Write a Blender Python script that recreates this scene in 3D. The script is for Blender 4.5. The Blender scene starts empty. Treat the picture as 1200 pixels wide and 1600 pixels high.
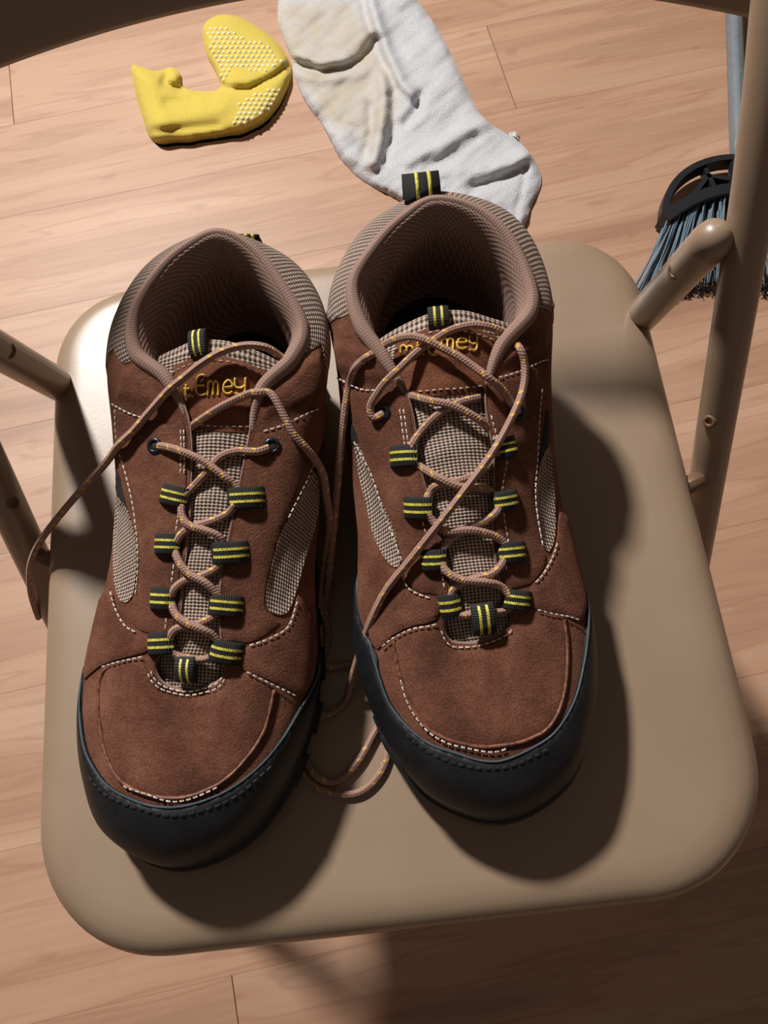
import bpy, bmesh, math, random
import numpy as np
from mathutils import Vector, Matrix
from mathutils.bvhtree import BVHTree
from mathutils.geometry import delaunay_2d_cdt

random.seed(7)
scene = bpy.context.scene
col = scene.collection

# ------------------------------------------------------------------ camera
SEAT = 0.44                                   # height of the seat above the floor
FPX = 1250.0                                  # focal length in pixels of the 1200x1600 frame
CR = np.array([[0.9931903, -0.1065408, -0.0471383],
               [-0.1161390, -0.9373839, -0.3283645],
               [-0.0092025, 0.3316030, -0.9433741]])      # rows: right, down, forward
CC = np.array([0.0150955, -0.1407964, 0.4596441 + SEAT])
cam_d = bpy.data.cameras.new('camera')
cam_d.sensor_fit = 'VERTICAL'
cam_d.sensor_height = 36.0
cam_d.lens = FPX / 1600.0 * 36.0
cam_d.clip_start = 0.01
cam = bpy.data.objects.new('camera', cam_d)
col.objects.link(cam)
r_, d_, f_ = CR
cam.matrix_world = Matrix(((r_[0], -d_[0], -f_[0], CC[0]),
                           (r_[1], -d_[1], -f_[1], CC[1]),
                           (r_[2], -d_[2], -f_[2], CC[2]),
                           (0, 0, 0, 1)))
scene.camera = cam

# ------------------------------------------------------------------ light
world = bpy.data.worlds.new('room_light')
scene.world = world
world.use_nodes = True
bg = world.node_tree.nodes['Background']
bg.inputs[0].default_value = (1.0, 0.82, 0.70, 1)
bg.inputs[1].default_value = 0.095
ld = bpy.data.lights.new('ceiling_lamp', 'AREA')
ld.shape = 'DISK'
ld.size = 0.24
ld.energy = 106
ld.color = (1.0, 0.965, 0.915)
lo = bpy.data.objects.new('ceiling_lamp', ld)
col.objects.link(lo)
lo.location = (-0.86, 1.70, 2.42)
lo.rotation_euler = (Vector((0.0, 0.15, 0.2)) - Vector(lo.location)).to_track_quat('-Z', 'Y').to_euler()

scene.view_settings.view_transform = 'Standard'
scene.view_settings.look = 'None'
scene.view_settings.gamma = 1.0
scene.view_settings.exposure = 0.0
scene.view_settings.use_curve_mapping = False


def ray(u, v):
    d = CR.T @ np.array([(u - 600.0) / FPX, (v - 800.0) / FPX, 1.0])
    return d


def at_z(u, v, z):
    """point of the place seen at photo pixel (u, v) that lies at height z"""
    d = ray(u, v)
    return CC + d * ((z - CC[2]) / d[2])


# ------------------------------------------------------------------ materials
def nt(name):
    m = bpy.data.materials.new(name)
    m.use_nodes = True
    t = m.node_tree
    return m, t, t.nodes['Principled BSDF']


def node(t, kind, **kw):
    n = t.nodes.new(kind)
    for k, v in kw.items():
        if k.startswith('_'):
            setattr(n, k[1:], v)
        else:
            n.inputs[int(k[1:]) if k[0] == 'i' and k[1:].isdigit() else k].default_value = v
    return n


def srgb(r, g, b):
    f = lambda c: (c / 255 / 12.92) if c / 255 <= 0.04045 else ((c / 255 + 0.055) / 1.055) ** 2.4
    return (f(r), f(g), f(b), 1)


def ramp(t, stops, interp='LINEAR'):
    n = t.nodes.new('ShaderNodeValToRGB')
    cr = n.color_ramp
    cr.interpolation = interp
    while len(cr.elements) < len(stops):
        cr.elements.new(0.5)
    for e, (p, c) in zip(cr.elements, stops):
        e.position = p
        e.color = c
    return n


def bump(t, bsdf, src, strength, dist):
    b = node(t, 'ShaderNodeBump', Strength=strength, Distance=dist)
    t.links.new(src, b.inputs['Height'])
    t.links.new(b.outputs[0], bsdf.inputs['Normal'])
    return b


def math_n(t, op, a, b=None):
    n = t.nodes.new('ShaderNodeMath')
    n.operation = op
    for i, x in enumerate((a, b)):
        if x is None:
            continue
        if isinstance(x, (int, float)):
            n.inputs[i].default_value = x
        else:
            t.links.new(x, n.inputs[i])
    return n.outputs[0]


def mix(t, fac, a, b, mode='MIX'):
    n = t.nodes.new('ShaderNodeMix')
    n.data_type = 'RGBA'
    n.blend_type = mode
    for i, x in ((0, fac), (6, a), (7, b)):
        if isinstance(x, (int, float, tuple)):
            n.inputs[i].default_value = x
        else:
            t.links.new(x, n.inputs[i])
    return n.outputs[2]


def obj_coord(t):
    return t.nodes.new('ShaderNodeTexCoord').outputs['Object']


def uv_coord(t):
    return t.nodes.new('ShaderNodeTexCoord').outputs['UV']


M = {}


def mat_suede(name, c0, c1, c2):
    m, t, b = nt(name)
    co = obj_coord(t)
    n1 = node(t, 'ShaderNodeTexNoise', Scale=38.0, Detail=5.0, Roughness=0.65)
    n2 = node(t, 'ShaderNodeTexNoise', Scale=900.0, Detail=3.0, Roughness=0.7)
    n3 = node(t, 'ShaderNodeTexNoise', Scale=14.0, Detail=2.0)
    for n in (n1, n2, n3):
        t.links.new(co, n.inputs['Vector'])
    s = math_n(t, 'ADD', math_n(t, 'MULTIPLY', n1.outputs[0], 0.45),
               math_n(t, 'ADD', math_n(t, 'MULTIPLY', n2.outputs[0], 0.35), math_n(t, 'MULTIPLY', n3.outputs[0], 0.2)))
    r = ramp(t, [(0.40, c0), (0.5, c1), (0.61, c2)])
    t.links.new(s, r.inputs[0])
    t.links.new(r.outputs[0], b.inputs['Base Color'])
    b.inputs['Roughness'].default_value = 0.95
    b.inputs['Specular IOR Level'].default_value = 0.12
    b.inputs['Sheen Weight'].default_value = 0.18
    b.inputs['Sheen Roughness'].default_value = 0.5
    b.inputs['Sheen Tint'].default_value = srgb(210, 140, 110)
    s2 = math_n(t, 'ADD', math_n(t, 'MULTIPLY', n2.outputs[0], 0.7), math_n(t, 'MULTIPLY', n1.outputs[0], 0.8))
    bump(t, b, s2, 0.6, 0.0016)
    return m


M['suede'] = mat_suede('brown_suede', srgb(80, 51, 40), srgb(106, 68, 53), srgb(130, 89, 70))
M['suede_dark'] = mat_suede('brown_suede_smooth', srgb(92, 56, 42), srgb(118, 74, 54), srgb(138, 90, 68))


def mat_knit(name, light, dark, px, py, rough=0.75):
    """open knit: light threads round small dark holes, laid out in metres on the UV map"""
    m, t, b = nt(name)
    sep = t.nodes.new('ShaderNodeSeparateXYZ')
    t.links.new(uv_coord(t), sep.inputs[0])
    u = math_n(t, 'MULTIPLY', sep.outputs[0], 2 * math.pi / px)
    v = math_n(t, 'MULTIPLY', sep.outputs[1], 2 * math.pi / py)
    a = math_n(t, 'SINE', math_n(t, 'ADD', u, v))
    c = math_n(t, 'SINE', math_n(t, 'SUBTRACT', u, v))
    p = math_n(t, 'ADD', math_n(t, 'MULTIPLY', math_n(t, 'MULTIPLY', a, c), 0.5), 0.5)
    n = node(t, 'ShaderNodeTexNoise', Scale=1600.0, Detail=1.0)
    t.links.new(obj_coord(t), n.inputs['Vector'])
    p2 = math_n(t, 'ADD', p, math_n(t, 'MULTIPLY', math_n(t, 'SUBTRACT', n.outputs[0], 0.5), 0.45))
    r = ramp(t, [(0.22, dark), (0.5, tuple(0.55 * x + 0.45 * y for x, y in zip(light, dark))), (0.8, light)])
    t.links.new(p2, r.inputs[0])
    t.links.new(r.outputs[0], b.inputs['Base Color'])
    b.inputs['Roughness'].default_value = rough
    b.inputs['Specular IOR Level'].default_value = 0.35
    bump(t, b, p2, 0.8, 0.0009)
    return m


M['knit'] = mat_knit('taupe_knit', srgb(196, 174, 158), srgb(58, 42, 36), 0.0042, 0.0034)
M['knit_fine'] = mat_knit('taupe_collar_knit', srgb(186, 164, 150), srgb(78, 60, 52), 0.0062, 0.0042)


def mat_lining(name='ribbed_lining', pu=0.0022, pv=0.006, amp=0.6, bs=0.5):
    m, t, b = nt(name)
    sep = t.nodes.new('ShaderNodeSeparateXYZ')
    t.links.new(uv_coord(t), sep.inputs[0])
    u = math_n(t, 'MULTIPLY', sep.outputs[0], 2 * math.pi / pu)
    v = math_n(t, 'MULTIPLY', sep.outputs[1], 2 * math.pi / pv)
    w = math_n(t, 'SINE', math_n(t, 'ADD', u, v))
    w2 = math_n(t, 'SINE', math_n(t, 'SUBTRACT', u, v))
    s = math_n(t, 'ADD', math_n(t, 'MULTIPLY', w, 0.5), math_n(t, 'MULTIPLY', w2, 0.25))
    r = ramp(t, [(0.0, srgb(122, 96, 86)), (1.0, srgb(168, 140, 128))])
    t.links.new(math_n(t, 'ADD', math_n(t, 'MULTIPLY', s, amp), 0.5), r.inputs[0])
    t.links.new(r.outputs[0], b.inputs['Base Color'])
    b.inputs['Roughness'].default_value = 0.95
    b.inputs['Specular IOR Level'].default_value = 0.1
    bump(t, b, s, bs, 0.0005)
    return m


M['lining'] = mat_lining()
M['lining_edge'] = mat_lining('ribbed_lining_edge', 0.0015, 0.02, 0.28, 0.18)


def mat_rubber(name, c, rough, bs=0.25):
    m, t, b = nt(name)
    co = obj_coord(t)
    n = node(t, 'ShaderNodeTexNoise', Scale=60.0, Detail=6.0, Roughness=0.7)
    n2 = node(t, 'ShaderNodeTexNoise', Scale=1100.0, Detail=2.0)
    t.links.new(co, n.inputs['Vector'])
    t.links.new(co, n2.inputs['Vector'])
    c2 = tuple(min(1, x * 1.9 + 0.004) for x in c[:3]) + (1,)
    r = ramp(t, [(0.4, c), (0.75, c2)])
    t.links.new(n.outputs[0], r.inputs[0])
    t.links.new(r.outputs[0], b.inputs['Base Color'])
    b.inputs['Roughness'].default_value = rough
    bump(t, b, n2.outputs[0], bs, 0.0004)
    return m


M['rubber'] = mat_rubber('black_rubber', srgb(17, 18, 21), 0.5)
M['sole'] = mat_rubber('outsole_rubber', srgb(20, 22, 25), 0.6)
M['rand_edge'] = mat_rubber('worn_rubber_edge', srgb(62, 74, 82), 0.75)
M['insole'] = mat_rubber('dark_insole', srgb(28, 24, 22), 0.9)
M['nylon'] = mat_rubber('black_nylon', srgb(18, 18, 20), 0.8)


def mat_web():
    m, t, b = nt('black_webbing')
    sep = t.nodes.new('ShaderNodeSeparateXYZ')
    t.links.new(uv_coord(t), sep.inputs[0])
    w = math_n(t, 'SINE', math_n(t, 'MULTIPLY', sep.outputs[0], 2 * math.pi / 0.0011))
    r = ramp(t, [(0.0, srgb(14, 15, 14)), (1.0, srgb(36, 38, 36))])
    t.links.new(math_n(t, 'ADD', math_n(t, 'MULTIPLY', w, 0.5), 0.5), r.inputs[0])
    t.links.new(r.outputs[0], b.inputs['Base Color'])
    b.inputs['Roughness'].default_value = 0.75
    bump(t, b, w, 0.6, 0.0003)
    return m


M['web'] = mat_web()


def mat_thread(name, c0, c1, period):
    m, t, b = nt(name)
    n = node(t, 'ShaderNodeTexNoise', Scale=1.0 / period, Detail=1.0)
    t.links.new(obj_coord(t), n.inputs['Vector'])
    r = ramp(t, [(0.35, c0), (0.6, c1)])
    t.links.new(n.outputs[0], r.inputs[0])
    t.links.new(r.outputs[0], b.inputs['Base Color'])
    b.inputs['Roughness'].default_value = 0.6
    bump(t, b, n.outputs[0], 0.3, 0.0003)
    return m


M['yellow_thread'] = mat_thread('yellow_stripe_thread', srgb(176, 166, 52), srgb(224, 214, 96), 0.0012)
M['gold_thread'] = mat_thread('gold_embroidery', srgb(196, 148, 40), srgb(240, 205, 96), 0.0012)
M['white_thread'] = mat_thread('white_stitch', srgb(190, 172, 160), srgb(235, 224, 214), 0.002)
M['black_thread'] = mat_thread('black_stitch', srgb(14, 15, 18), srgb(40, 42, 46), 0.002)
M['brown_thread'] = mat_thread('brown_piping', srgb(84, 48, 36), srgb(132, 82, 62), 0.003)


def mat_lace():
    m, t, b = nt('speckled_lace')
    sep = t.nodes.new('ShaderNodeSeparateXYZ')
    t.links.new(uv_coord(t), sep.inputs[0])
    L, a = sep.outputs[0], sep.outputs[1]
    # braided ribs
    w = math_n(t, 'SINE', math_n(t, 'ADD', math_n(t, 'MULTIPLY', L, 2 * math.pi / 0.0016), math_n(t, 'MULTIPLY', a, 2 * math.pi * 3)))
    rib = math_n(t, 'SINE', math_n(t, 'MULTIPLY', a, 2 * math.pi * 7))
    base = ramp(t, [(0.0, srgb(134, 100, 88)), (1.0, srgb(182, 146, 132))])
    t.links.new(math_n(t, 'ADD', math_n(t, 'MULTIPLY', math_n(t, 'ADD', w, rib), 0.22), 0.5), base.inputs[0])
    # golden flecks in two helices
    fl = None
    for off in (0.0, 0.37, 0.71):
        x = math_n(t, 'FRACT', math_n(t, 'ADD', math_n(t, 'MULTIPLY', L, 1 / 0.0105), off))
        y = math_n(t, 'FRACT', math_n(t, 'ADD', math_n(t, 'SUBTRACT', a, math_n(t, 'MULTIPLY', L, 1 / 0.016)), off * 1.3))
        k = math_n(t, 'MULTIPLY', math_n(t, 'LESS_THAN', x, 0.2), math_n(t, 'LESS_THAN', y, 0.14))
        fl = k if fl is None else math_n(t, 'MAXIMUM', fl, k)
    c = mix(t, fl, base.outputs[0], srgb(216, 172, 88))
    t.links.new(c, b.inputs['Base Color'])
    b.inputs['Roughness'].default_value = 0.7
    b.inputs['Specular IOR Level'].default_value = 0.3
    bump(t, b, math_n(t, 'ADD', w, rib), 0.35, 0.0003)
    return m


M['lace'] = mat_lace()


def mat_paint():
    m, t, b = nt('beige_enamel')
    co = obj_coord(t)
    n = node(t, 'ShaderNodeTexNoise', Scale=420.0, Detail=3.0)
    n2 = node(t, 'ShaderNodeTexNoise', Scale=9.0, Detail=4.0)
    t.links.new(co, n.inputs['Vector'])
    t.links.new(co, n2.inputs['Vector'])
    r = ramp(t, [(0.3, srgb(144, 121, 100)), (0.7, srgb(155, 131, 109))])
    t.links.new(n2.outputs[0], r.inputs[0])
    t.links.new(r.outputs[0], b.inputs['Base Color'])
    rr = ramp(t, [(0.3, (0.38, 0.38, 0.38, 1)), (0.75, (0.46, 0.46, 0.46, 1))])
    t.links.new(n2.outputs[0], rr.inputs[0])
    t.links.new(rr.outputs[0], b.inputs['Roughness'])
    b.inputs['Specular IOR Level'].default_value = 0.75
    b.inputs['Coat Weight'].default_value = 0.15
    b.inputs['Coat Roughness'].default_value = 0.12
    bump(t, b, n.outputs[0], 0.06, 0.0006)
    return m


M['paint'] = mat_paint()


def mat_plain(name, c, rough=0.5, metal=0.0):
    m, t, b = nt(name)
    n = node(t, 'ShaderNodeTexNoise', Scale=120.0, Detail=3.0)
    t.links.new(obj_coord(t), n.inputs['Vector'])
    r = ramp(t, [(0.3, tuple(0.85 * x for x in c[:3]) + (1,)), (0.7, c)])
    t.links.new(n.outputs[0], r.inputs[0])
    t.links.new(r.outputs[0], b.inputs['Base Color'])
    b.inputs['Roughness'].default_value = rough
    b.inputs['Metallic'].default_value = metal
    return m


M['foot'] = mat_plain('grey_foot_cap', srgb(70, 64, 58), 0.7)
M['rivet'] = mat_plain('painted_rivet', srgb(120, 92, 70), 0.35)
M['eyelet'] = mat_plain('dark_metal_eyelet', srgb(60, 66, 78), 0.3, 0.8)
M['hole'] = mat_plain('rivet_hole', srgb(40, 26, 20), 0.7)
M['broom_metal'] = mat_plain('grey_broom_tube', srgb(126, 134, 140), 0.38, 0.15)
M['broom_black'] = mat_plain('black_broom_plastic', srgb(30, 31, 36), 0.45)
M['bristle'] = mat_plain('grey_bristle', srgb(120, 138, 152), 0.45)
M['lint'] = mat_plain('dark_lint', srgb(28, 25, 24), 0.95)
M['white_lint'] = mat_plain('white_fluff', srgb(230, 228, 226), 0.95)
M['under'] = mat_plain('joint_dark', srgb(84, 58, 42), 0.9)


def mat_wood():
    m, t, b = nt('laminate_wood')
    co = obj_coord(t)
    oi = t.nodes.new('ShaderNodeObjectInfo')
    add = t.nodes.new('ShaderNodeVectorMath')
    add.operation = 'ADD'
    sc = t.nodes.new('ShaderNodeVectorMath')
    sc.operation = 'SCALE'
    cmb = t.nodes.new('ShaderNodeCombineXYZ')
    t.links.new(oi.outputs['Random'], cmb.inputs[0])
    t.links.new(math_n(t, 'MULTIPLY', oi.outputs['Random'], 7.3), cmb.inputs[1])
    t.links.new(math_n(t, 'MULTIPLY', oi.outputs['Random'], 3.1), cmb.inputs[2])
    t.links.new(cmb.outputs[0], sc.inputs[0])
    sc.inputs['Scale'].default_value = 23.0
    t.links.new(co, add.inputs[0])
    t.links.new(sc.outputs[0], add.inputs[1])
    mp = node(t, 'ShaderNodeMapping')
    mp.inputs['Scale'].default_value = (1.1, 12.0, 1.0)
    t.links.new(add.outputs[0], mp.inputs[0])
    n1 = node(t, 'ShaderNodeTexNoise', Scale=1.6, Detail=3.0, Roughness=0.5, Distortion=0.35)
    t.links.new(mp.outputs[0], n1.inputs['Vector'])
    mp2 = node(t, 'ShaderNodeMapping')
    mp2.inputs['Scale'].default_value = (7.0, 150.0, 1.0)
    t.links.new(add.outputs[0], mp2.inputs[0])
    n2 = node(t, 'ShaderNodeTexNoise', Scale=1.0, Detail=3.0, Roughness=0.6, Distortion=0.3)
    t.links.new(mp2.outputs[0], n2.inputs['Vector'])
    # cathedral grain: thin darker lines at the level sets of the stretched noise
    ring = math_n(t, 'SINE', math_n(t, 'MULTIPLY', n1.outputs[0], 42.0))
    line = math_n(t, 'POWER', math_n(t, 'MAXIMUM', ring, 0.0), 5.0)
    c = ramp(t, [(0.28, srgb(158, 120, 96)), (0.5, srgb(186, 146, 120)), (0.74, srgb(203, 167, 142))])
    s = math_n(t, 'ADD', math_n(t, 'MULTIPLY', n1.outputs[0], 0.8), math_n(t, 'MULTIPLY', n2.outputs[0], 0.2))
    t.links.new(s, c.inputs[0])
    c2 = mix(t, math_n(t, 'MULTIPLY', line, 0.30), c.outputs[0], srgb(150, 106, 80))
    # small dark flecks and knots
    v = node(t, 'ShaderNodeTexNoise', Scale=1.0, Detail=2.0, Roughness=0.5)
    mp3 = node(t, 'ShaderNodeMapping')
    mp3.inputs['Scale'].default_value = (16.0, 46.0, 1.0)
    t.links.new(add.outputs[0], mp3.inputs[0])
    t.links.new(mp3.outputs[0], v.inputs['Vector'])
    kn = ramp(t, [(0.66, (0, 0, 0, 1)), (0.76, (1, 1, 1, 1))])
    t.links.new(v.outputs[0], kn.inputs[0])
    c3 = mix(t, math_n(t, 'MULTIPLY', kn.outputs[0], 0.35), c2, srgb(140, 96, 72))
    tint = ramp(t, [(0.0, (0.90, 0.88, 0.86, 1)), (1.0, (1.04, 1.03, 1.02, 1))])
    t.links.new(oi.outputs['Random'], tint.inputs[0])
    c4 = mix(t, 1.0, c3, tint.outputs[0], 'MULTIPLY')
    t.links.new(c4, b.inputs['Base Color'])
    b.inputs['Roughness'].default_value = 0.5
    b.inputs['Specular IOR Level'].default_value = 0.6
    bump(t, b, n2.outputs[0], 0.08, 0.001)
    return m


M['wood'] = mat_wood()


def mat_cloth(name, c0, c1, dirt=None, fine=700.0, dirt_at=None):
    m, t, b = nt(name)
    co = obj_coord(t)
    n = node(t, 'ShaderNodeTexNoise', Scale=fine, Detail=3.0, Roughness=0.7)
    t.links.new(co, n.inputs['Vector'])
    r = ramp(t, [(0.32, c0), (0.62, c1)])
    t.links.new(n.outputs[0], r.inputs[0])
    out = r.outputs[0]
    if dirt:
        at = t.nodes.new('ShaderNodeAttribute')
        at.attribute_name = 'dirt'
        n2 = node(t, 'ShaderNodeTexNoise', Scale=26.0, Detail=5.0, Roughness=0.65)
        t.links.new(co, n2.inputs['Vector'])
        k = ramp(t, [(0.3, (0.35, 0.35, 0.35, 1)), (0.65, (1, 1, 1, 1))])
        t.links.new(n2.outputs[0], k.inputs[0])
        out = mix(t, math_n(t, 'MULTIPLY', at.outputs['Fac'], k.outputs[0]), out, dirt)
    t.links.new(out, b.inputs['Base Color'])
    b.inputs['Roughness'].default_value = 0.95
    b.inputs['Specular IOR Level'].default_value = 0.1
    b.inputs['Sheen Weight'].default_value = 0.1
    bump(t, b, n.outputs[0], 0.6, 0.0028)
    return m


M['yellow_cloth'] = mat_cloth('yellow_knit', srgb(208, 182, 72), srgb(226, 204, 102))
M['white_cloth'] = mat_cloth('white_terry', srgb(184, 185, 191), srgb(208, 209, 215), srgb(190, 176, 152), 420.0)
M['grip'] = mat_plain('white_grip_rubber', srgb(240, 234, 200), 0.5)


# ------------------------------------------------------------------ mesh helpers
def prop(o, label=None, cat=None, group=None, kind=None):
    for k, v in (('label', label), ('category', cat), ('group', group), ('kind', kind)):
        if v:
            o[k] = v
    return o


def root(name, loc, label, cat, group=None):
    o = bpy.data.objects.new(name, None)
    o.empty_display_size = 0.05
    o.location = loc
    col.objects.link(o)
    return prop(o, label, cat, group)


def origin_of(o):
    v = Vector((0, 0, 0))
    while o:
        v += o.location
        o = o.parent
    return v


class MB:
    def __init__(s):
        s.v, s.f, s.uv = [], [], []

    def add(s, verts, faces, uvs=None):
        k = len(s.v)
        s.v += [tuple(map(float, p)) for p in verts]
        s.f += [tuple(i + k for i in f) for f in faces]
        s.uv += list(uvs) if uvs is not None else [(0, 0)] * len(verts)

    def build(s, name, mat, parent=None, loc=None, smooth=True, **kw):
        """vertices are in world space; the object gets them relative to its own place"""
        base = origin_of(parent) if parent else Vector((0, 0, 0))
        l = Vector(loc) if loc is not None else base
        me = bpy.data.meshes.new(name)
        me.from_pydata([(a - l.x, b - l.y, c - l.z) for a, b, c in s.v], [], s.f)
        uvl = me.uv_layers.new(name='UVMap')
        idx = np.empty(len(me.loops), dtype=np.int32)
        me.loops.foreach_get('vertex_index', idx)
        uvl.data.foreach_set('uv', np.array(s.uv, dtype=np.float32)[idx].ravel())
        if smooth:
            me.polygons.foreach_set('use_smooth', [True] * len(me.polygons))
        me.materials.append(M[mat])
        me.update()
        o = bpy.data.objects.new(name, me)
        col.objects.link(o)
        if parent:
            o.parent = parent
        o.location = l - base
        prop(o, **kw)
        return o


def catmull(pts, n, closed=False):
    P = [np.array(p, float) for p in pts]
    out = []
    m = len(P)
    segs = m if closed else m - 1
    for i in range(segs):
        if closed:
            a, b, c, d = P[(i - 1) % m], P[i], P[(i + 1) % m], P[(i + 2) % m]
        else:
            b, c = P[i], P[i + 1]
            a = P[i - 1] if i else 2 * b - c
            d = P[i + 2] if i + 2 < m else 2 * c - b
        for k in range(n):
            t = k / n
            out.append(0.5 * (2 * b + (c - a) * t + (2 * a - 5 * b + 4 * c - d) * t * t + (3 * b - a - 3 * c + d) * t ** 3))
    if not closed:
        out.append(P[-1])
    return out


def resample(pts, step):
    P = [np.array(p, float) for p in pts]
    d = [0.0]
    for a, b in zip(P, P[1:]):
        d.append(d[-1] + np.linalg.norm(b - a))
    n = max(2, int(round(d[-1] / step)) + 1)
    A = np.array(P)
    q = np.linspace(0, d[-1], n)
    return [np.array([np.interp(x, d, A[:, k]) for k in range(A.shape[1])]) for x in q]


def tube(mb, pts, r, sides=10, cap=True, flat=None):
    P = [Vector(p) for p in pts]
    n = len(P)
    rr = r if isinstance(r, (list, tuple)) else [r] * n
    T = [(P[min(i + 1, n - 1)] - P[max(i - 1, 0)]).normalized() for i in range(n)]
    up = Vector((0, 0, 1)) if abs(T[0].z) < 0.9 else Vector((1, 0, 0))
    N = (up - T[0] * up.dot(T[0])).normalized()
    vs, fs, uv = [], [], []
    L = 0.0
    for i in range(n):
        if i:
            L += (P[i] - P[i - 1]).length
            N = (N - T[i] * N.dot(T[i])).normalized()
        B = T[i].cross(N)
        for k in range(sides + 1):
            a = 2 * math.pi * k / sides
            vs.append(P[i] + (N * math.cos(a) + B * math.sin(a)) * rr[i])
            uv.append((L, k / sides))
    w = sides + 1
    for i in range(n - 1):
        for k in range(sides):
            fs.append((i * w + k, i * w + k + 1, (i + 1) * w + k + 1, (i + 1) * w + k))
    if cap:
        for i, sg in ((0, -1), (n - 1, 1)):
            c = len(vs)
            vs.append(P[i] + T[i] * (sg * rr[i] * 0.35))
            uv.append((0, 0))
            for k in range(sides):
                a, b = i * w + k, i * w + k + 1
                fs.append((c, b, a) if sg < 0 else (c, a, b))
    mb.add(vs, fs, uv)


def disc(mb, c, n, r, h, sides=18, inner=None):
    """a short round boss (or a ring when inner is set) standing on c along n"""
    c, n = Vector(c), Vector(n).normalized()
    x = n.orthogonal().normalized()
    y = n.cross(x)
    ring = lambda rad, hh: [c + n * hh + (x * math.cos(2 * math.pi * k / sides) + y * math.sin(2 * math.pi * k / sides)) * rad for k in range(sides)]
    prof = [(r, -h * 0.4), (r, h * 0.6), (r * 0.8, h)]
    if inner:
        prof += [(inner * 1.2, h), (inner, h * 0.6), (inner, -h * 0.4)]
    else:
        prof += [(0.0001, h)]
    vs, fs = [], []
    for a, b in prof:
        vs += ring(a, b)
    for i in range(len(prof) - 1):
        for k in range(sides):
            fs.append((i * sides + k, i * sides + (k + 1) % sides, (i + 1) * sides + (k + 1) % sides, (i + 1) * sides + k))
    mb.add(vs, fs)


def inside(poly, p):
    x, y = p
    r = False
    j = len(poly) - 1
    for i in range(len(poly)):
        a, b = poly[i], poly[j]
        if (a[1] > y) != (b[1] > y) and x < (b[0] - a[0]) * (y - a[1]) / (b[1] - a[1]) + a[0]:
            r = not r
        j = i
    return r


def inside_many(poly, pts):
    pts = np.asarray(pts, float)
    x, y = pts[:, 0], pts[:, 1]
    r = np.zeros(len(pts), bool)
    j = len(poly) - 1
    for i in range(len(poly)):
        a, b = poly[i], poly[j]
        if a[1] != b[1]:
            c = ((a[1] > y) != (b[1] > y)) & (x < (b[0] - a[0]) * (y - a[1]) / (b[1] - a[1]) + a[0])
            r ^= c
        j = i
    return r


def seg_dist(poly, pts, closed=True):
    """distance of each point (n,2) to a polyline"""
    pts = np.asarray(pts, float)
    best = np.full(len(pts), 1e9)
    m = len(poly)
    for i in range(m if closed else m - 1):
        a, b = np.array(poly[i], float), np.array(poly[(i + 1) % m], float)
        ab = b - a
        L = ab @ ab + 1e-18
        t = np.clip(((pts - a) @ ab) / L, 0, 1)
        best = np.minimum(best, np.linalg.norm(pts - (a + t[:, None] * ab), axis=1))
    return best


def fill_polygon(poly, step):
    """triangles over a closed 2D outline: returns points, triangles, outline count"""
    poly = [tuple(map(float, p)) for p in poly]
    A = np.array(poly)
    xs = np.arange(A[:, 0].min(), A[:, 0].max(), step)
    ys = np.arange(A[:, 1].min(), A[:, 1].max(), step * 0.87)
    g = [(x + (step / 2 if j % 2 else 0), y) for j, y in enumerate(ys) for x in xs]
    keep = inside_many(poly, g) if g else []
    g = [p for p, k in zip(g, keep) if k]
    if g:
        d = seg_dist(poly, g)
        g = [p for p, q in zip(g, d) if q > step * 0.55]
    pts = poly + g
    n = len(poly)
    v, e, f, *_ = delaunay_2d_cdt([Vector(p) for p in pts], [], [list(range(n))], 1, 1e-9)
    return [tuple(p) for p in v], [tuple(x) for x in f], n


# ------------------------------------------------------------------ floor
FD = Vector((0.9937, 0.1117, 0))       # planks run this way
FN = Vector((-0.1117, 0.9937, 0))
PW, PL, GAP = 0.166, 1.22, 0.0010
mb = MB()
c0 = Vector((0.05, 0.3, 0))
q = [c0 + FD * a * 2.7 + FN * b * 2.1 for a, b in ((-1, -1), (1, -1), (1, 1), (-1, 1))]
mb.add([(p.x, p.y, -0.02) for p in q] + [(p.x, p.y, -0.0012) for p in q],
       [(3, 2, 1, 0), (4, 5, 6, 7), (0, 1, 5, 4), (1, 2, 6, 5), (2, 3, 7, 6), (3, 0, 4, 7)])
floor = mb.build('floor', 'under', None, (0, 0, 0), smooth=False, kind='structure')
hl, hw, bv = PL / 2 - GAP / 2, PW / 2 - 0.00008, 0.0002
me = bpy.data.meshes.new('plank')
pv = [(-hl, -hw, -0.008), (hl, -hw, -0.008), (hl, hw, -0.008), (-hl, hw, -0.008),
      (-hl, -hw, -bv), (hl, -hw, -bv), (hl, hw, -bv), (-hl, hw, -bv),
      (-hl + bv, -hw + bv, 0), (hl - bv, -hw + bv, 0), (hl - bv, hw - bv, 0), (-hl + bv, hw - bv, 0)]
pf = [(0, 1, 5, 4), (1, 2, 6, 5), (2, 3, 7, 6), (3, 0, 4, 7), (4, 5, 9, 8), (5, 6, 10, 9), (6, 7, 11, 10), (7, 4, 8, 11), (8, 9, 10, 11)]
me.from_pydata(pv, [], pf)
me.materials.append(M['wood'])
known = {0: 0.3433, 1: -0.374, -7: -0.229, -1: 0.78, 2: 0.02, -2: -0.5, -6: 0.42, -3: 0.1, -4: -0.3, -5: 0.62}
ang = math.atan2(FD.y, FD.x)
for k in range(-16, 14):
    n0 = 0.726 + PW * (k + 0.5)
    j0 = known.get(k, random.uniform(-0.6, 0.6))
    for i in range(-3, 3):
        m0 = j0 + PL * (i + 0.5)
        o = bpy.data.objects.new('plank', me)
        col.objects.link(o)
        o.parent = floor
        p = FD * m0 + FN * n0
        o.location = (p.x, p.y, 0)
        o.rotation_euler.z = ang

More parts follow.
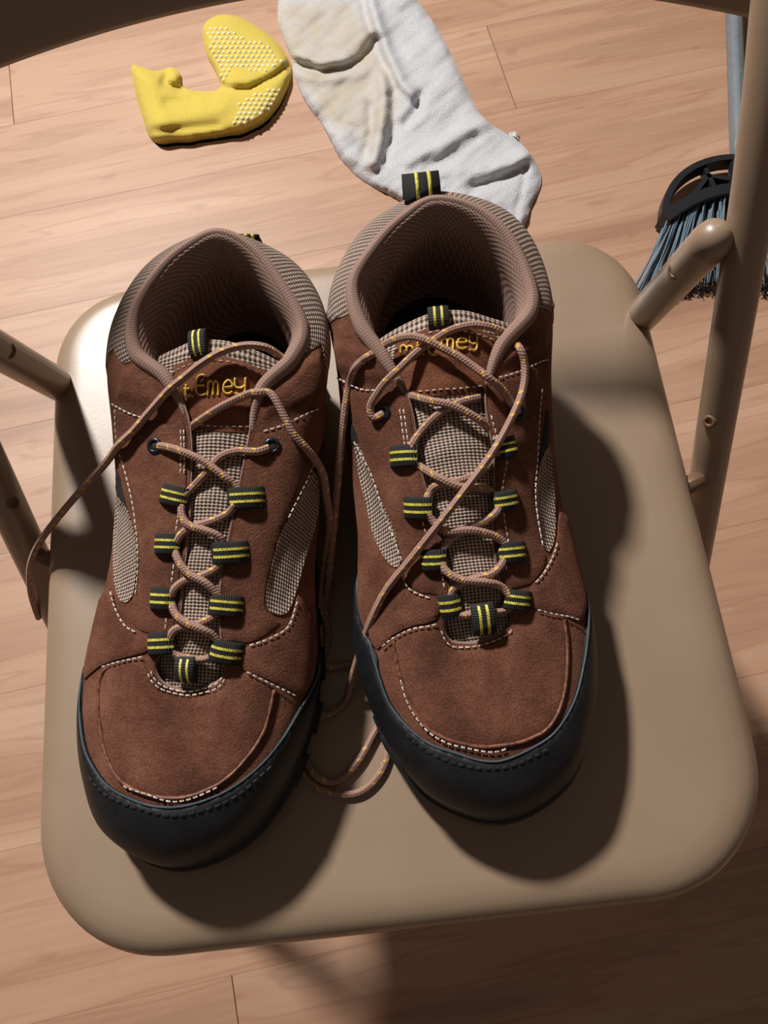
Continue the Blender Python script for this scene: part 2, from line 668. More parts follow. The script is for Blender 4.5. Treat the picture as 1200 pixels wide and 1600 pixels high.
# ------------------------------------------------------------------ folding chair
CH = root('folding_chair', (0, 0, 0), 'beige enamelled steel folding chair carrying the two hiking shoes', 'chair')


def rounded_rect(hx, y0, y1, r0, r1, n=14, bow=0.0):
    """outline, anticlockwise from the front right corner; r0 front, r1 rear corner radius"""
    out = []
    for cx, cy, r, a0 in ((hx - r0, y0 + r0, r0, -90), (hx - r1, y1 - r1, r1, 0), (-hx + r1, y1 - r1, r1, 90), (-hx + r0, y0 + r0, r0, 180)):
        for k in range(n + 1):
            a = math.radians(a0 + 90 * k / n)
            out.append((cx + r * math.cos(a), cy + r * math.sin(a)))
    pts = []
    for i in range(len(out)):
        a, b = np.array(out[i]), np.array(out[(i + 1) % len(out)])
        d = np.linalg.norm(b - a)
        m = max(1, int(d / 0.02))
        pts += [a + (b - a) * k / m for k in range(m)]
    return pts


def seat_profile():
    base = rounded_rect(0.2, -0.209, 0.209, 0.072, 0.056)
    # (inset, height): turned-under lip, rolled edge, shallow rim, flat pan
    prof = [(0.007, -0.022), (0.002, -0.0225), (0.0, -0.0195), (0.0, -0.014), (0.0012, -0.0085), (0.0045, -0.0035), (0.0095, -0.0006),
            (0.0155, 0.0008), (0.023, 0.0009), (0.031, 0.0004), (0.040, 0.0001), (0.050, -0.0001), (0.064, -0.0001)]
    rings = []
    for ins, h in prof:
        ring = rounded_rect(0.2 - ins, -0.209 + ins, 0.209 - ins, max(0.072 - ins, 0.012), max(0.056 - ins, 0.012))
        # keep the same count by nearest arc fraction
        R = np.array(ring + [ring[0]])
        d = np.concatenate([[0], np.cumsum(np.linalg.norm(np.diff(R, axis=0), axis=1))])
        q = np.linspace(0, d[-1], 241)[:-1]
        rings.append([(np.interp(x, d, R[:, 0]), np.interp(x, d, R[:, 1]), SEAT + h) for x in q])
    mb = MB()
    n = 240
    vs = [p for r in rings for p in r]
    fs = []
    for i in range(len(rings) - 1):
        for k in range(n):
            fs.append((i * n + k, i * n + (k + 1) % n, (i + 1) * n + (k + 1) % n, (i + 1) * n + k))
    fs.append(tuple((len(rings) - 1) * n + k for k in range(n)))
    # underside
    k0 = len(vs)
    vs += [(p[0], p[1], SEAT - 0.004) for p in rings[0]]
    fs += [(k, k0 + k, k0 + (k + 1) % n, (k + 1) % n) for k in range(n)]
    fs.append(tuple(reversed([k0 + k for k in range(n)])))
    mb.add(vs, fs)
    return mb


seat = seat_profile().build('seat', 'paint', CH)


def upright(sx, h):                   # centre line of the front leg that runs on up to the back rest
    return np.array([sx * (0.2185 - 0.05 * (h + 0.03)), 0.025 + (h + 0.03) * 0.57 + max(0.0, h - 0.12) ** 2 * 1.6, SEAT + h])


def rear(sx, h):
    return np.array([sx * (0.194 - 0.012 * (h - 0.1)), 0.107 - 0.27 * (h - 0.112), SEAT + h])


for sx in (-1, 1):
    mb = MB()
    tube(mb, [upright(sx, h) for h in np.linspace(-0.425, 0.335, 24)], 0.011, 20)
    leg = mb.build('front_leg', 'paint', CH)
    mb = MB()
    tube(mb, [upright(sx, h) for h in (-0.4395, -0.436, -0.41, -0.407)], [0.0115, 0.0135, 0.0135, 0.0115], 16)
    mb.build('foot_cap', 'foot', leg)
    # rivets in the upright
    for h, side in ((0.016, -1), (-0.055, 1)):
        c = upright(sx, h)
        n = np.array([sx * side * 0.75, -0.5 * (1 if side < 0 else -1), 0.55])
        n = n / np.linalg.norm(n)
        mb = MB()
        disc(mb, c + n * 0.0105, n, 0.0042, 0.0022, 16, 0.0017)
        mb.build('rivet', 'rivet', leg)
    # stop bracket on the outside of the upright
    mb = MB()
    a, b = upright(sx, 0.045) + np.array([sx * 0.0125, 0.006, -0.004]), upright(sx, -0.012) + np.array([sx * 0.0125, 0.026, -0.004])
    tube(mb, [a, (a + b) / 2, b], [0.0035, 0.0042, 0.0048], 10)
    mb.build('stop_bracket', 'paint', leg)
    # rear leg: hangs from the upright above the seat and runs down behind it
    mb = MB()
    hs = np.linspace(-0.425, 0.108, 20)
    tube(mb, [rear(sx, h) for h in hs] + [rear(sx, 0.116), rear(sx, 0.121)], [0.0108] * 20 + [0.0098, 0.006], 20)
    rl = mb.build('rear_leg', 'paint', CH)
    mb = MB()
    tube(mb, [rear(sx, h) for h in (-0.4395, -0.436, -0.41, -0.407)], [0.0115, 0.0135, 0.0135, 0.0115], 16)
    mb.build('foot_cap', 'foot', rl)
    p = rear(sx, 0.104)
    mb = MB()
    tube(mb, [p + np.array([sx * x, 0.001, 0.0]) for x in (-0.002, 0.006, 0.014, 0.02)], [0.0098, 0.0098, 0.0092, 0.009], 18)
    mb.build('pivot_spacer', 'rivet', rl)
    c = rear(sx, 0.075)
    n = np.array([-sx * 0.80, -0.38, 0.46])
    n /= np.linalg.norm(n)
    mb = MB()
    disc(mb, c + n * 0.0102, n, 0.0048, 0.0016, 16, 0.0024)
    rv = mb.build('rivet', 'rivet', rl)
    mb = MB()
    disc(mb, c + n * 0.0104, n, 0.0022, 0.0006, 12)
    mb.build('rivet_hole', 'hole', rv)
for fn, h in ((upright, -0.28), (rear, -0.30)):
    mb = MB()
    a, b = fn(-1, h), fn(1, h)
    tube(mb, [a + (b - a) * k / 6 for k in range(7)], 0.008, 14)
    mb.build('cross_brace', 'paint', CH)
# hinge straps that carry the seat between the uprights
for sx in (-1, 1):
    mb = MB()
    tube(mb, [(sx * 0.197, 0.02, SEAT - 0.018), (sx * 0.211, 0.024, SEAT - 0.018)], 0.006, 12)
    mb.build('seat_pivot', 'rivet', CH)
    mb = MB()
    p = rear(sx, -0.016)
    tube(mb, [(sx * 0.17, p[1], p[2]), (sx * 0.186, p[1], p[2])], 0.005, 12)
    mb.build('seat_pivot', 'rivet', CH)


def backrest():
    """curved pressed panel between the uprights, its middle set back"""
    mb = MB()
    nx, prof = 40, []
    hb, ht = 0.178, 0.325
    # closed profile around the panel: (height, thickness offset)
    front = [(hb + 0.000, 0.002), (hb + 0.003, -0.001), (hb + 0.010, -0.003), (hb + 0.03, -0.003), (hb + 0.08, -0.001), (ht - 0.03, -0.002), (ht - 0.008, -0.003), (ht, 0.0)]
    back = [(ht, 0.005), (ht - 0.008, 0.007), (ht - 0.03, 0.004), (hb + 0.08, 0.003), (hb + 0.03, 0.004), (hb + 0.010, 0.007), (hb + 0.003, 0.0075), (hb, 0.006)]
    loop = front + back
    vs, fs = [], []
    for i in range(nx + 1):
        x = -0.213 + 0.426 * i / nx
        k = 1 - (x / 0.213) ** 2
        for h, o in loop:
            yb = upright(1, hb)[1] + (h - hb) * 0.88 + 0.023 + 0.055 * k
            vs.append((x * (1 - 0.05 * (h - 0.2)), yb + o, SEAT + h))
    m = len(loop)
    for i in range(nx):
        for j in range(m):
            fs.append((i * m + j, i * m + (j + 1) % m, (i + 1) * m + (j + 1) % m, (i + 1) * m + j))
    fs.append(tuple(range(m)))
    fs.append(tuple(reversed(range(nx * m, nx * m + m))))
    mb.add(vs, fs)
    return mb


backrest().build('backrest', 'paint', CH)
# ------------------------------------------------------------------ hiking shoes
# Frame of a shoe: s runs from heel to toe, q to the right of the photo, h up from the seat.
# 26 stations round the shoe: 0 heel, 1-12 one side, 13 toe tip, 14-25 back along the other side.
# At every station five points climb from the sole edge to the edge of the opening.
SIDE = [  # B (s,q,h)             P1                     P2                     P3
    [(0.000, 0.000, .020), (-.004, 0.000, .045), (-.002, 0.000, .085), (0.0015, 0.000, .115)],
    [(0.012, 0.028, .020), (0.008, 0.031, .045), (0.007, 0.033, .085), (0.009, 0.029, .112)],
    [(0.035, 0.041, .020), (0.030, 0.045, .045), (0.025, 0.050, .083), (0.023, 0.046, .107)],
    [(0.062, 0.043, .020), (0.058, 0.048, .045), (0.052, 0.057, .080), (0.047, 0.0565, .101)],
    [(0.088, 0.042, .020), (0.085, 0.048, .042), (0.080, 0.057, .075), (0.073, 0.056, .097)],
    [(0.112, 0.042, .020), (0.110, 0.050, .040), (0.104, 0.057, .068), (0.095, 0.048, .093)],
    [(0.140, 0.045, .020), (0.138, 0.052, .038), (0.132, 0.055, .061), (0.124, 0.041, .0845)],
    [(0.165, 0.049, .020), (0.164, 0.055, .036), (0.160, 0.054, .056), (0.154, 0.038, .076)],
    [(0.190, 0.054, .020), (0.190, 0.059, .035), (0.187, 0.055, .052), (0.182, 0.038, .068)],
    [(0.220, 0.058, .021), (0.220, 0.0615, .034), (0.216, 0.055, .049), (0.209, 0.037, .062)],
    [(0.248, 0.056, .022), (0.247, 0.058, .034), (0.242, 0.051, .048), (0.233, 0.035, .058)],
    [(0.275, 0.048, .024), (0.273, 0.049, .035), (0.266, 0.043, .048), (0.254, 0.029, .056)],
    [(0.299, 0.031, .026), (0.297, 0.032, .036), (0.288, 0.028, .048), (0.269, 0.018, .056)],
    [(0.311, 0.000, .027), (0.309, 0.000, .037), (0.299, 0.000, .048), (0.277, 0.000, .056)],
]
FOOT = {
    'A': dict(a=(-.058, .145), b=(-.112, -.169), T=[
        (.006, .004, .125), (.010, -.010, .1225), (.023, -.026, .118), (.045, -.039, .111), (.067, -.036, .108), (.081, -.018, .106),
        (.103, -.006, .099), (.140, -.003, .089), (.176, -.004, .079), (.205, -.006, .0705), (.217, -.0155, .065), (.2255, -.0135, .0615), (.2295, -.006, .060),
        (.2305, .002, .060), (.228, .010, .060), (.224, .017, .0615), (.2185, .0195, .0645), (.202, .017, .0715), (.178, .0155, .078), (.145, .020, .0875),
        (.110, .025, .0965), (.085, .029, .1045), (.068, .044, .108), (.050, .048, .1095), (.030, .036, .115), (.013, .021, .1205)],
        lean=[0, 0, 0, 0, 0, 0, 0, 0, 0, -.001, -.0025, -.0035, -.005, -.005]),
    'B': dict(a=(.053, .155), b=(.050, -.160), T=[
        (.012, .003, .125), (.016, -.011, .1215), (.027, -.027, .117), (.047, -.043, .112), (.070, -.0415, .109), (.090, -.031, .106),
        (.113, -.0215, .100), (.148, -.0195, .0915), (.182, -.0135, .081), (.205, -.0115, .073), (.218, -.0165, .0665), (.227, -.0145, .0615), (.2295, -.007, .060),
        (.2295, .002, .060), (.227, .011, .060), (.2225, .0165, .0622), (.2155, .0175, .066), (.200, .0135, .0735), (.180, .0125, .081), (.148, .017, .092),
        (.115, .0165, .102), (.092, .026, .107), (.074, .044, .1095), (.055, .045, .1125), (.033, .037, .118), (.018, .022, .1225)],
        lean=[0, 0, 0, 0, 0, 0, 0, 0, 0, 0, .001, .002, .003, .003]),
}
NT = 26
UL, VL = 0.030, 0.115          # metres per station and per unit of t, used for flat layouts and texture maps


def cr_w(f):
    return np.stack([-0.5 * f + f * f - 0.5 * f ** 3, 1 - 2.5 * f * f + 1.5 * f ** 3, 0.5 * f + 2 * f * f - 1.5 * f ** 3, -0.5 * f * f + 0.5 * f ** 3], -1)


class Shoe:
    def __init__(s, key, label):
        F = FOOT[key]
        s.key = key
        a, b = np.array(F['a']), np.array(F['b'])
        s.o = a
        s.d = (b - a) / np.linalg.norm(b - a)
        s.e = np.array([-s.d[1], s.d[0]])
        mid = a + s.d * 0.14
        s.root = root('hiking_shoe', (mid[0], mid[1], SEAT), label, 'shoe', 'pair of hiking shoes on the chair')
        K = np.zeros((NT, 5, 3))
        for i in range(NT):
            k = i if i <= 13 else NT - i
            sg = -1 if i <= 13 else 1
            tc = (F['T'][i][1] + F['T'][(NT - i) % NT][1]) / 2
            lean = F['lean'][k]
            for j in range(4):
                p = SIDE[k][j]
                sh = (lean, lean, 0.3 * tc + 0.7 * lean, 0.6 * tc + 0.4 * lean)[j]
                K[i, j] = (p[0], sg * p[1] + sh, p[2])
            K[i, 4] = F['T'][i]
        s.K = K
        s.disp = []                                  # (polygon in metres, depth, ramp)
        s.refresh()

    def world(s, A):
        A = np.asarray(A, float)
        xy = s.o + A[..., :1] * s.d + A[..., 1:2] * s.e
        return np.concatenate([xy, A[..., 2:3] + SEAT], -1)

    def base(s, th, t, K=None):
        K = s.K if K is None else K
        th, t = np.broadcast_arrays(np.asarray(th, float), np.asarray(t, float))
        i = np.floor(th).astype(int)
        w = cr_w(th - i)
        n = K.shape[1]
        Kx = np.concatenate([2 * K[:, :1] - K[:, 1:2], K, 2 * K[:, -1:] - K[:, -2:-1]], 1)
        x = np.clip(t, -0.25, 1.25) * (n - 1)
        j = np.clip(np.floor(x), 0, n - 2).astype(int)
        v = cr_w(x - j)
        P = 0
        for a in range(4):
            row = Kx[(i + a - 1) % NT]
            for b in range(4):
                jj = np.clip(j + b, 0, n + 1)
                P = P + (w[..., a] * v[..., b])[..., None] * np.take_along_axis(row, jj[..., None, None].repeat(3, -1), -2)[..., 0, :]
        return s.world(P)

    def normal(s, th, t):
        e = 0.02
        a = s.base(np.asarray(th) + e, t) - s.base(np.asarray(th) - e, t)
        b = s.base(th, np.asarray(t) + e) - s.base(th, np.asarray(t) - e)
        n = np.cross(a, b)
        return n / (np.linalg.norm(n, axis=-1, keepdims=True) + 1e-12)

    def depth(s, th, t):
        th, t = np.broadcast_arrays(np.asarray(th, float), np.asarray(t, float))
        d = np.zeros(th.shape)
        if not s.disp:
            return d
        pts = np.stack([th.ravel() * UL, t.ravel() * VL], -1)
        for poly, dep, rmp in s.disp:
            A = np.array(poly)
            lo, hi = A.min(0) - rmp, A.max(0) + rmp
            near = np.where(np.all((pts >= lo) & (pts <= hi), axis=1))[0]
            if not len(near):
                continue
            dist = seg_dist(poly, pts[near])
            ins = inside_many(poly, pts[near])
            sd = np.where(ins, dist, -dist)
            k = np.clip(sd / rmp, 0, 1)
            d.ravel()[near] += dep * (k * k * (3 - 2 * k))
        return d

    def surf(s, th, t, off=0.0):
        n = s.normal(th, t)
        o = np.asarray(off) + s.depth(th, t)
        return s.base(th, t) + n * o[..., None]

    def refresh(s, nu=312, nv=48):
        s.nu, s.nv = nu, nv
        th = np.arange(nu) * NT / nu
        t = np.linspace(0, 1, nv + 1)
        TH, TT = np.meshgrid(th, t, indexing='ij')
        s.grid = s.base(TH, TT)
        w = nv + 1
        V = [Vector(p) for p in s.grid.reshape(-1, 3)]
        Q = [(i * w + j, ((i + 1) % nu) * w + j, ((i + 1) % nu) * w + j + 1, i * w + j + 1) for i in range(nu) for j in range(nv)]
        s.bvh = BVHTree.FromPolygons(V, Q)

    def param_of(s, p, fi):
        i, j = divmod(fi, s.nv)
        x = np.array([(i + 0.5) * NT / s.nu, (j + 0.5) / s.nv])
        p = np.array(p)
        for _ in range(4):
            e = 0.01
            r = s.base(x[0], x[1]) - p
            J = np.stack([(s.base(x[0] + e, x[1]) - s.base(x[0] - e, x[1])) / (2 * e), (s.base(x[0], x[1] + e) - s.base(x[0], x[1] - e)) / (2 * e)], 1)
            dx = np.linalg.lstsq(J, -r, rcond=None)[0]
            x = x + np.clip(dx, -0.5, 0.5)
            x[1] = min(max(x[1], -0.05), 1.03)
        return x

    def st(s, u, v):
        """shoe coordinates of the point of the upper seen at photo pixel (u, v)"""
        d = Vector(ray(u, v)).normalized()
        o = Vector(CC)
        hit = s.bvh.ray_cast(o, d)
        if hit[0] is None:
            best = None
            for k in np.linspace(0.25, 0.6, 90):
                h = s.bvh.find_nearest(o + d * float(k))
                if best is None or h[3] < best[3]:
                    best = h
            hit = best
        x = s.param_of(hit[0], hit[2])
        return (float(x[0]), float(x[1]))

    def sts(s, pix):
        out = [s.st(*p) for p in pix]
        # keep th continuous along the list
        for i in range(1, len(out)):
            a, b = out[i - 1][0], out[i][0]
            while b - a > NT / 2:
                b -= NT
            while a - b > NT / 2:
                b += NT
            out[i] = (b, out[i][1])
        return out

    # -------------------------------------------------------------- shoe pieces
    def panel(s, name, pts, mat, off, thick, parent=None, step=0.0026, smooth=3, **kw):
        P = [(a * UL, b * VL) for a, b in pts]
        P = [tuple(p) for p in catmull(P, smooth, True)] if smooth > 1 else P
        P = [tuple(p) for p in resample(P + [P[0]], 0.0016)[:-1]]
        v, f, n = fill_polygon(P, step)
        A = np.array(v)
        th, t = A[:, 0] / UL, A[:, 1] / VL
        dist = seg_dist(P, A)
        k = np.clip(dist / 0.0016, 0, 1)
        top = s.surf(th, t, off + thick * (0.45 + 0.55 * np.sqrt(k)))
        mb = MB()
        mb.add(top, f, [tuple(p) for p in A])
        # side wall down to the surface below, along every open edge
        cnt = {}
        for tri in f:
            for a, b in zip(tri, tri[1:] + tri[:1]):
                cnt[(a, b)] = 1
        low = s.surf(th, t, off - 0.0012)
        for (a, b) in list(cnt):
            if (b, a) not in cnt:
                mb.add([top[a], top[b], low[b], low[a]], [(0, 3, 2, 1)], [tuple(A[a]), tuple(A[b]), tuple(A[b]), tuple(A[a])])
        # orient
        a, b, c = (np.array(mb.v[i]) for i in mb.f[0])
        if np.dot(np.cross(b - a, c - a), s.normal(th[f[0][0]], t[f[0][0]])) < 0:
            mb.f = [tuple(reversed(x)) for x in mb.f]
        return mb.build(name, mat, parent or s.root, **kw)

    def line3d(s, pix, off, n=6, params=False):
        q = pix if params else s.sts(pix)
        q = catmull(q, n)
        A = np.array(q)
        P = s.surf(A[:, 0], A[:, 1], off)
        N = s.normal(A[:, 0], A[:, 1])
        return P, N

    def stitches(s, mb, pix, off=0.0014, dash=0.0020, gap=0.0013, w=0.00036, params=False):
        P, N = s.line3d(pix, off, 8, params)
        dl = np.concatenate([[0], np.cumsum(np.linalg.norm(np.diff(P, axis=0), axis=1))])
        PN = np.concatenate([P, N], 1)
        qq = np.arange(0, dl[-1], (dash + gap) / 6)
        A = [np.array([np.interp(x, dl, PN[:, k]) for k in range(6)]) for x in qq]
        per = 6
        nd = int(round(per * dash / (dash + gap)))
        for i in range(0, len(A) - nd, per):
            a, b = A[i], A[i + nd]
            m = A[i + nd // 2]
            d = b[:3] - a[:3]
            d /= np.linalg.norm(d) + 1e-9
            nn = m[3:] / np.linalg.norm(m[3:])
            c = np.cross(d, nn)
            vs = []
            for q, hh in ((a, 0.0), (m, 1.0), (b, 0.0)):
                for x, y in ((-1, -0.6), (-0.7, 0.6), (0.7, 0.6), (1, -0.6)):
                    vs.append(q[:3] + c * x * w + nn * (y * w + hh * 0.0003))
            fs = []
            for r in (0, 4):
                for k in range(4):
                    fs.append((r + k, r + (k + 1) % 4, r + 4 + (k + 1) % 4, r + 4 + k))
            fs += [(3, 2, 1, 0), (8, 9, 10, 11)]
            mb.add(vs, fs)

    def cord(s, name, pix, off, r, mat, params=False, parent=None):
        P, N = s.line3d(pix, off, 8, params)
        mb = MB()
        tube(mb, resample(P, 0.002), r, 8)
        return mb.build(name, mat, parent or s.root)

    def strap(s, u, v, length, width, ang, hump=0.0040, name='lace_loop', hit=None, lift=0.0014):
        """folded webbing loop: centre pixel, length along its stripes and width in photo pixels, turn in degrees"""
        P, N = hit or s.touch(u, v)
        P, N = np.array(P), np.array(N)
        a = math.radians(ang)
        depth = CR[2] @ (P - CC)
        sc = depth / FPX
        d0 = CR[0] * math.cos(a) + CR[1] * math.sin(a)
        d = d0 - N * (d0 @ N)
        d /= np.linalg.norm(d)
        c = np.cross(N, d)
        L, W = length * sc, width * sc
        tk = 0.0007
        # path along the strap, top side then fold and return below
        prof = []
        for k in range(13):
            x = -0.5 + k / 12
            z = hump * (1 - abs(2 * x) ** 3.0) + lift
            prof.append((x * L, z))
        under = [(0.5 * L + 0.0006, lift - 0.0012), (0.4 * L, lift - 0.0016), (-0.4 * L, lift - 0.0016), (-0.5 * L - 0.0006, lift - 0.0012)]
        path = prof + under
        mb = MB()
        m = len(path)
        vs, uv = [], []
        for x, z in path:
            for y in (-0.5, -0.44, 0.44, 0.5):
                edge = abs(y) > 0.49
                vs.append(P + d * x + c * y * W + N * (z - (0.0005 if edge and z > lift - 0.0009 else 0)))
                uv.append((x, y * W))
        fs = []
        for i in range(m):
            j = (i + 1) % m
            for k in range(3):
                fs.append((i * 4 + k, i * 4 + k + 1, j * 4 + k + 1, j * 4 + k))
        fs.append(tuple(i * 4 for i in range(m)))
        fs.append(tuple(reversed([i * 4 + 3 for i in range(m)])))
        fs = [tuple(reversed(f)) for f in fs]
        mb.add(vs, fs, uv)
        o = mb.build(name, 'web', s.root)
        for yc in (-0.17, 0.17):
            sb = MB()
            vs = []
            pr = prof[0:]
            n = 26
            xs = np.linspace(-0.49, 0.49, n)
            for i, x in enumerate(xs):
                z = hump * (1 - abs(2 * x) ** 3.0) + lift + 0.00025
                wob = 0.012 * (1 if i % 2 else -1)
                for y in (yc - 0.055 + wob, yc + 0.055 + wob):
                    vs.append(P + d * x * L + c * y * W + N * z)
                for y in (yc + 0.063 + wob, yc - 0.063 + wob):
                    vs.append(P + d * x * L + c * y * W + N * (z - 0.0006))
            fs = []
            for i in range(n - 1):
                for k in range(4):
                    fs.append((i * 4 + k, (i + 1) * 4 + k, (i + 1) * 4 + (k + 1) % 4, i * 4 + (k + 1) % 4))
            fs += [(0, 1, 2, 3), tuple(reversed([(n - 1) * 4 + k for k in range(4)]))]
            sb.add(vs, fs)
            sb.build('stripe', 'yellow_thread', o, smooth=False)
        return o

    def touch(s, u, v):
        """first point of shoe or tongue seen at a photo pixel, with its outward normal"""
        d = Vector(ray(u, v)).normalized()
        o = Vector(CC)
        best = None
        for bv in [s.bvh] + ([s.tongue_bvh] if hasattr(s, 'tongue_bvh') else []):
            h = bv.ray_cast(o, d)
            if h[0] is not None and (best is None or h[3] < best[3]):
                best = h
        if best is None:
            p = at_z(u, v, SEAT)
            return p, np.array([0, 0, 1.0])
        n = np.array(best[1])
        if n @ np.array(d) > 0:
            n = -n
        return np.array(best[0]), n

    # -------------------------------------------------------------- main bodies
    def build_upper(s):
        nu, nv = 520, 96
        th = np.arange(nu) * NT / nu
        t = np.linspace(-0.03, 1, nv + 1)
        TH, TT = np.meshgrid(th, t, indexing='ij')
        G = s.surf(TH, TT)
        w = nv + 1
        mb = MB()
        fs = [(i * w + j, i * w + j + 1, ((i + 1) % nu) * w + j + 1, ((i + 1) % nu) * w + j) for i in range(nu) for j in range(nv)]
        mb.add(G.reshape(-1, 3), fs, [(a * UL, b * VL) for a, b in zip(TH.ravel(), TT.ravel())])
        s.upper = mb.build('upper', 'suede', s.root)

    def build_lining(s):
        K = s.K
        J = np.zeros((NT, 6, 3))
        cen = np.array([0.052, (K[3, 4, 1] + K[23, 4, 1]) / 2, 0])
        for i in range(NT):
            k = i if i <= 13 else NT - i
            T, P3, P2, B = K[i, 4], K[i, 3], K[i, 2], K[i, 0]
            col_w = 1.0 if k <= 4 else (0.6 if k == 5 else 0.0)
            inw = cen - T
            inw[2] = 0
            inw /= np.linalg.norm(inw) + 1e-9
            # padded collar
            Bc = np.array([0.05 + (B[0] - 0.05) * 0.88, B[1] * 0.80, 0.052])
            Bd = np.array([0.05 + (B[0] - 0.05) * 0.86, B[1] * 0.78, 0.030])
            c = [T, T + inw * 0.0035 + (0, 0, -0.0012), T + inw * 0.0065 + (0, 0, -0.008), T + inw * 0.0070 + (0, 0, -0.022), Bc, Bd]
            # throat and toe: the back of the upper
            f = lambda p, dz, g: np.array([p[0] - 0.002, p[1] * g, p[2] + dz])
            h = [T, T + (0, 0, -0.0016), f(T * 0.5 + P3 * 0.5, -0.005, 0.97), f(P3, -0.006, 0.93), f(P2, -0.004, 0.90), np.array([B[0] * 0.96 + 0.002, B[1] * 0.80, 0.030])]
            for j in range(6):
                J[i, j] = np.array(c[j]) * col_w + np.array(h[j]) * (1 - col_w)
        nu, nv = 312, 50
        th = np.arange(nu) * NT / nu
        t = np.linspace(0, 1, nv + 1)
        TH, TT = np.meshgrid(th, t, indexing='ij')
        G = s.base(TH, TT, J)
        w = nv + 1
        mb = MB()
        fs = [(i * w + j, i * w + j + 1, ((i + 1) % nu) * w + j + 1, ((i + 1) % nu) * w + j) for i in range(nu) for j in range(nv)]
        mb.add(G.reshape(-1, 3), fs, [(a * 0.012, b * 0.09) for a, b in zip(TH.ravel(), TT.ravel())])
        s.lining = mb.build('collar_lining', 'lining', s.root, label='ribbed mauve-brown padded lining')
        # insole
        ins = MB()
        ring = [s.world(np.array([0.05 + (K[int(i), 0, 0] - 0.05) * 0.97, K[int(i), 0, 1] * 0.9, 0.031])) for i in range(NT)]
        ring = catmull(ring, 4, True)
        ins.add(ring + [s.world(np.array([0.15, 0, 0.031]))], [(i, (i + 1) % len(ring), len(ring)) for i in range(len(ring))])
        ins.build('insole', 'insole', s.root)

    def spring(s, x):
        return 0.010 * max(0.0, (x - 0.215) / 0.1) ** 2 + 0.004 * max(0.0, (0.03 - x) / 0.03) ** 2

    def build_sole(s):
        K = s.K
        out = []
        nu = 208
        th = np.arange(nu) * NT / nu
        B = [np.array([float(x) for x in row]) for row in s.local(th)]
        n2 = []
        for i in range(nu):
            tg = B[(i + 2) % nu] - B[i - 2]
            n = np.array([-tg[1], tg[0], 0])
            n /= np.linalg.norm(n)
            c = np.array([0.15, 0, 0])
            if n[:2] @ (B[i] - c)[:2] < 0:
                n = -n
            n2.append(n)
        prof = [(-0.004, 'b', 0.003), (0.0015, 'b', 0.002), (0.0030, 'b', -0.001), (0.0034, 'b', -0.006), (0.0020, 'b', -0.0085), (0.0022, 'g', 0.0075), (0.0032, 'g', 0.0055), (0.0012, 'g', 0.001), (-0.004, 'g', 0.0)]
        vs, fs = [], []
        for o, kind, dz in prof:
            for i in range(nu):
                p = B[i] + n2[i] * o
                g = s.spring(B[i][0])
                z = (B[i][2] + dz) if kind == 'b' else g + dz
                vs.append(s.world(np.array([p[0], p[1], z])))
        for r in range(len(prof) - 1):
            for i in range(nu):
                fs.append((r * nu + i, (r + 1) * nu + i, (r + 1) * nu + (i + 1) % nu, r * nu + (i + 1) % nu))
        fs.append(tuple(reversed([(len(prof) - 1) * nu + i for i in range(nu)])))
        mb = MB()
        mb.add(vs, fs)
        s.sole = mb.build('outsole', 'sole', s.root)
        s.solo = (B, n2)
        # raised lip round the toe
        idx = [i for i in range(nu) if B[i][0] > 0.262]
        lip = MB()
        tube(lip, [s.world(B[i] + n2[i] * 0.0028 + np.array([0, 0, -0.0085])) for i in idx], 0.0030, 8)
        lip.build('toe_lip', 'sole', s.sole)
        # lugs round the edge
        for i in range(4, nu, 8):
            if B[i][0] > 0.268:
                continue
            g = s.spring(B[i][0])
            w = 2.4
            vs = []
            for o0, o1, z0, z1 in ((-0.002, 0.0048, 0.0006, 0.0075), (-0.002, 0.0056, 0.0085, 0.0120)):
                pass
            for z, oo, ww in ((0.0, 0.0030, 1.0), (0.004, 0.0056, 1.0), (0.0105, 0.0054, 0.85), (0.013, 0.0030, 0.7)):
                for a, b in ((-1, -0.004), (-1, oo), (1, oo), (1, -0.004)):
                    k = i + a * w * ww
                    k0 = int(math.floor(k))
                    f = k - k0
                    p = B[k0 % nu] * (1 - f) + B[(k0 + 1) % nu] * f
                    n = n2[k0 % nu] * (1 - f) + n2[(k0 + 1) % nu] * f
                    p = p + n * b
                    vs.append(s.world(np.array([p[0], p[1], z + s.spring(p[0])])))
            fs = [(3, 2, 1, 0), (12, 13, 14, 15)]
            for r in (0, 4, 8):
                for k in range(4):
                    fs.append((r + k, r + (k + 1) % 4, r + 4 + (k + 1) % 4, r + 4 + k))
            lb = MB()
            lb.add(vs, fs)
            lb.build('lug', 'sole', s.sole, smooth=False)

    def local(s, th):
        i = np.floor(th).astype(int)
        w = cr_w(th - i)
        return sum(w[:, a][:, None] * s.K[(i + a - 1) % NT, 0] for a in range(4))

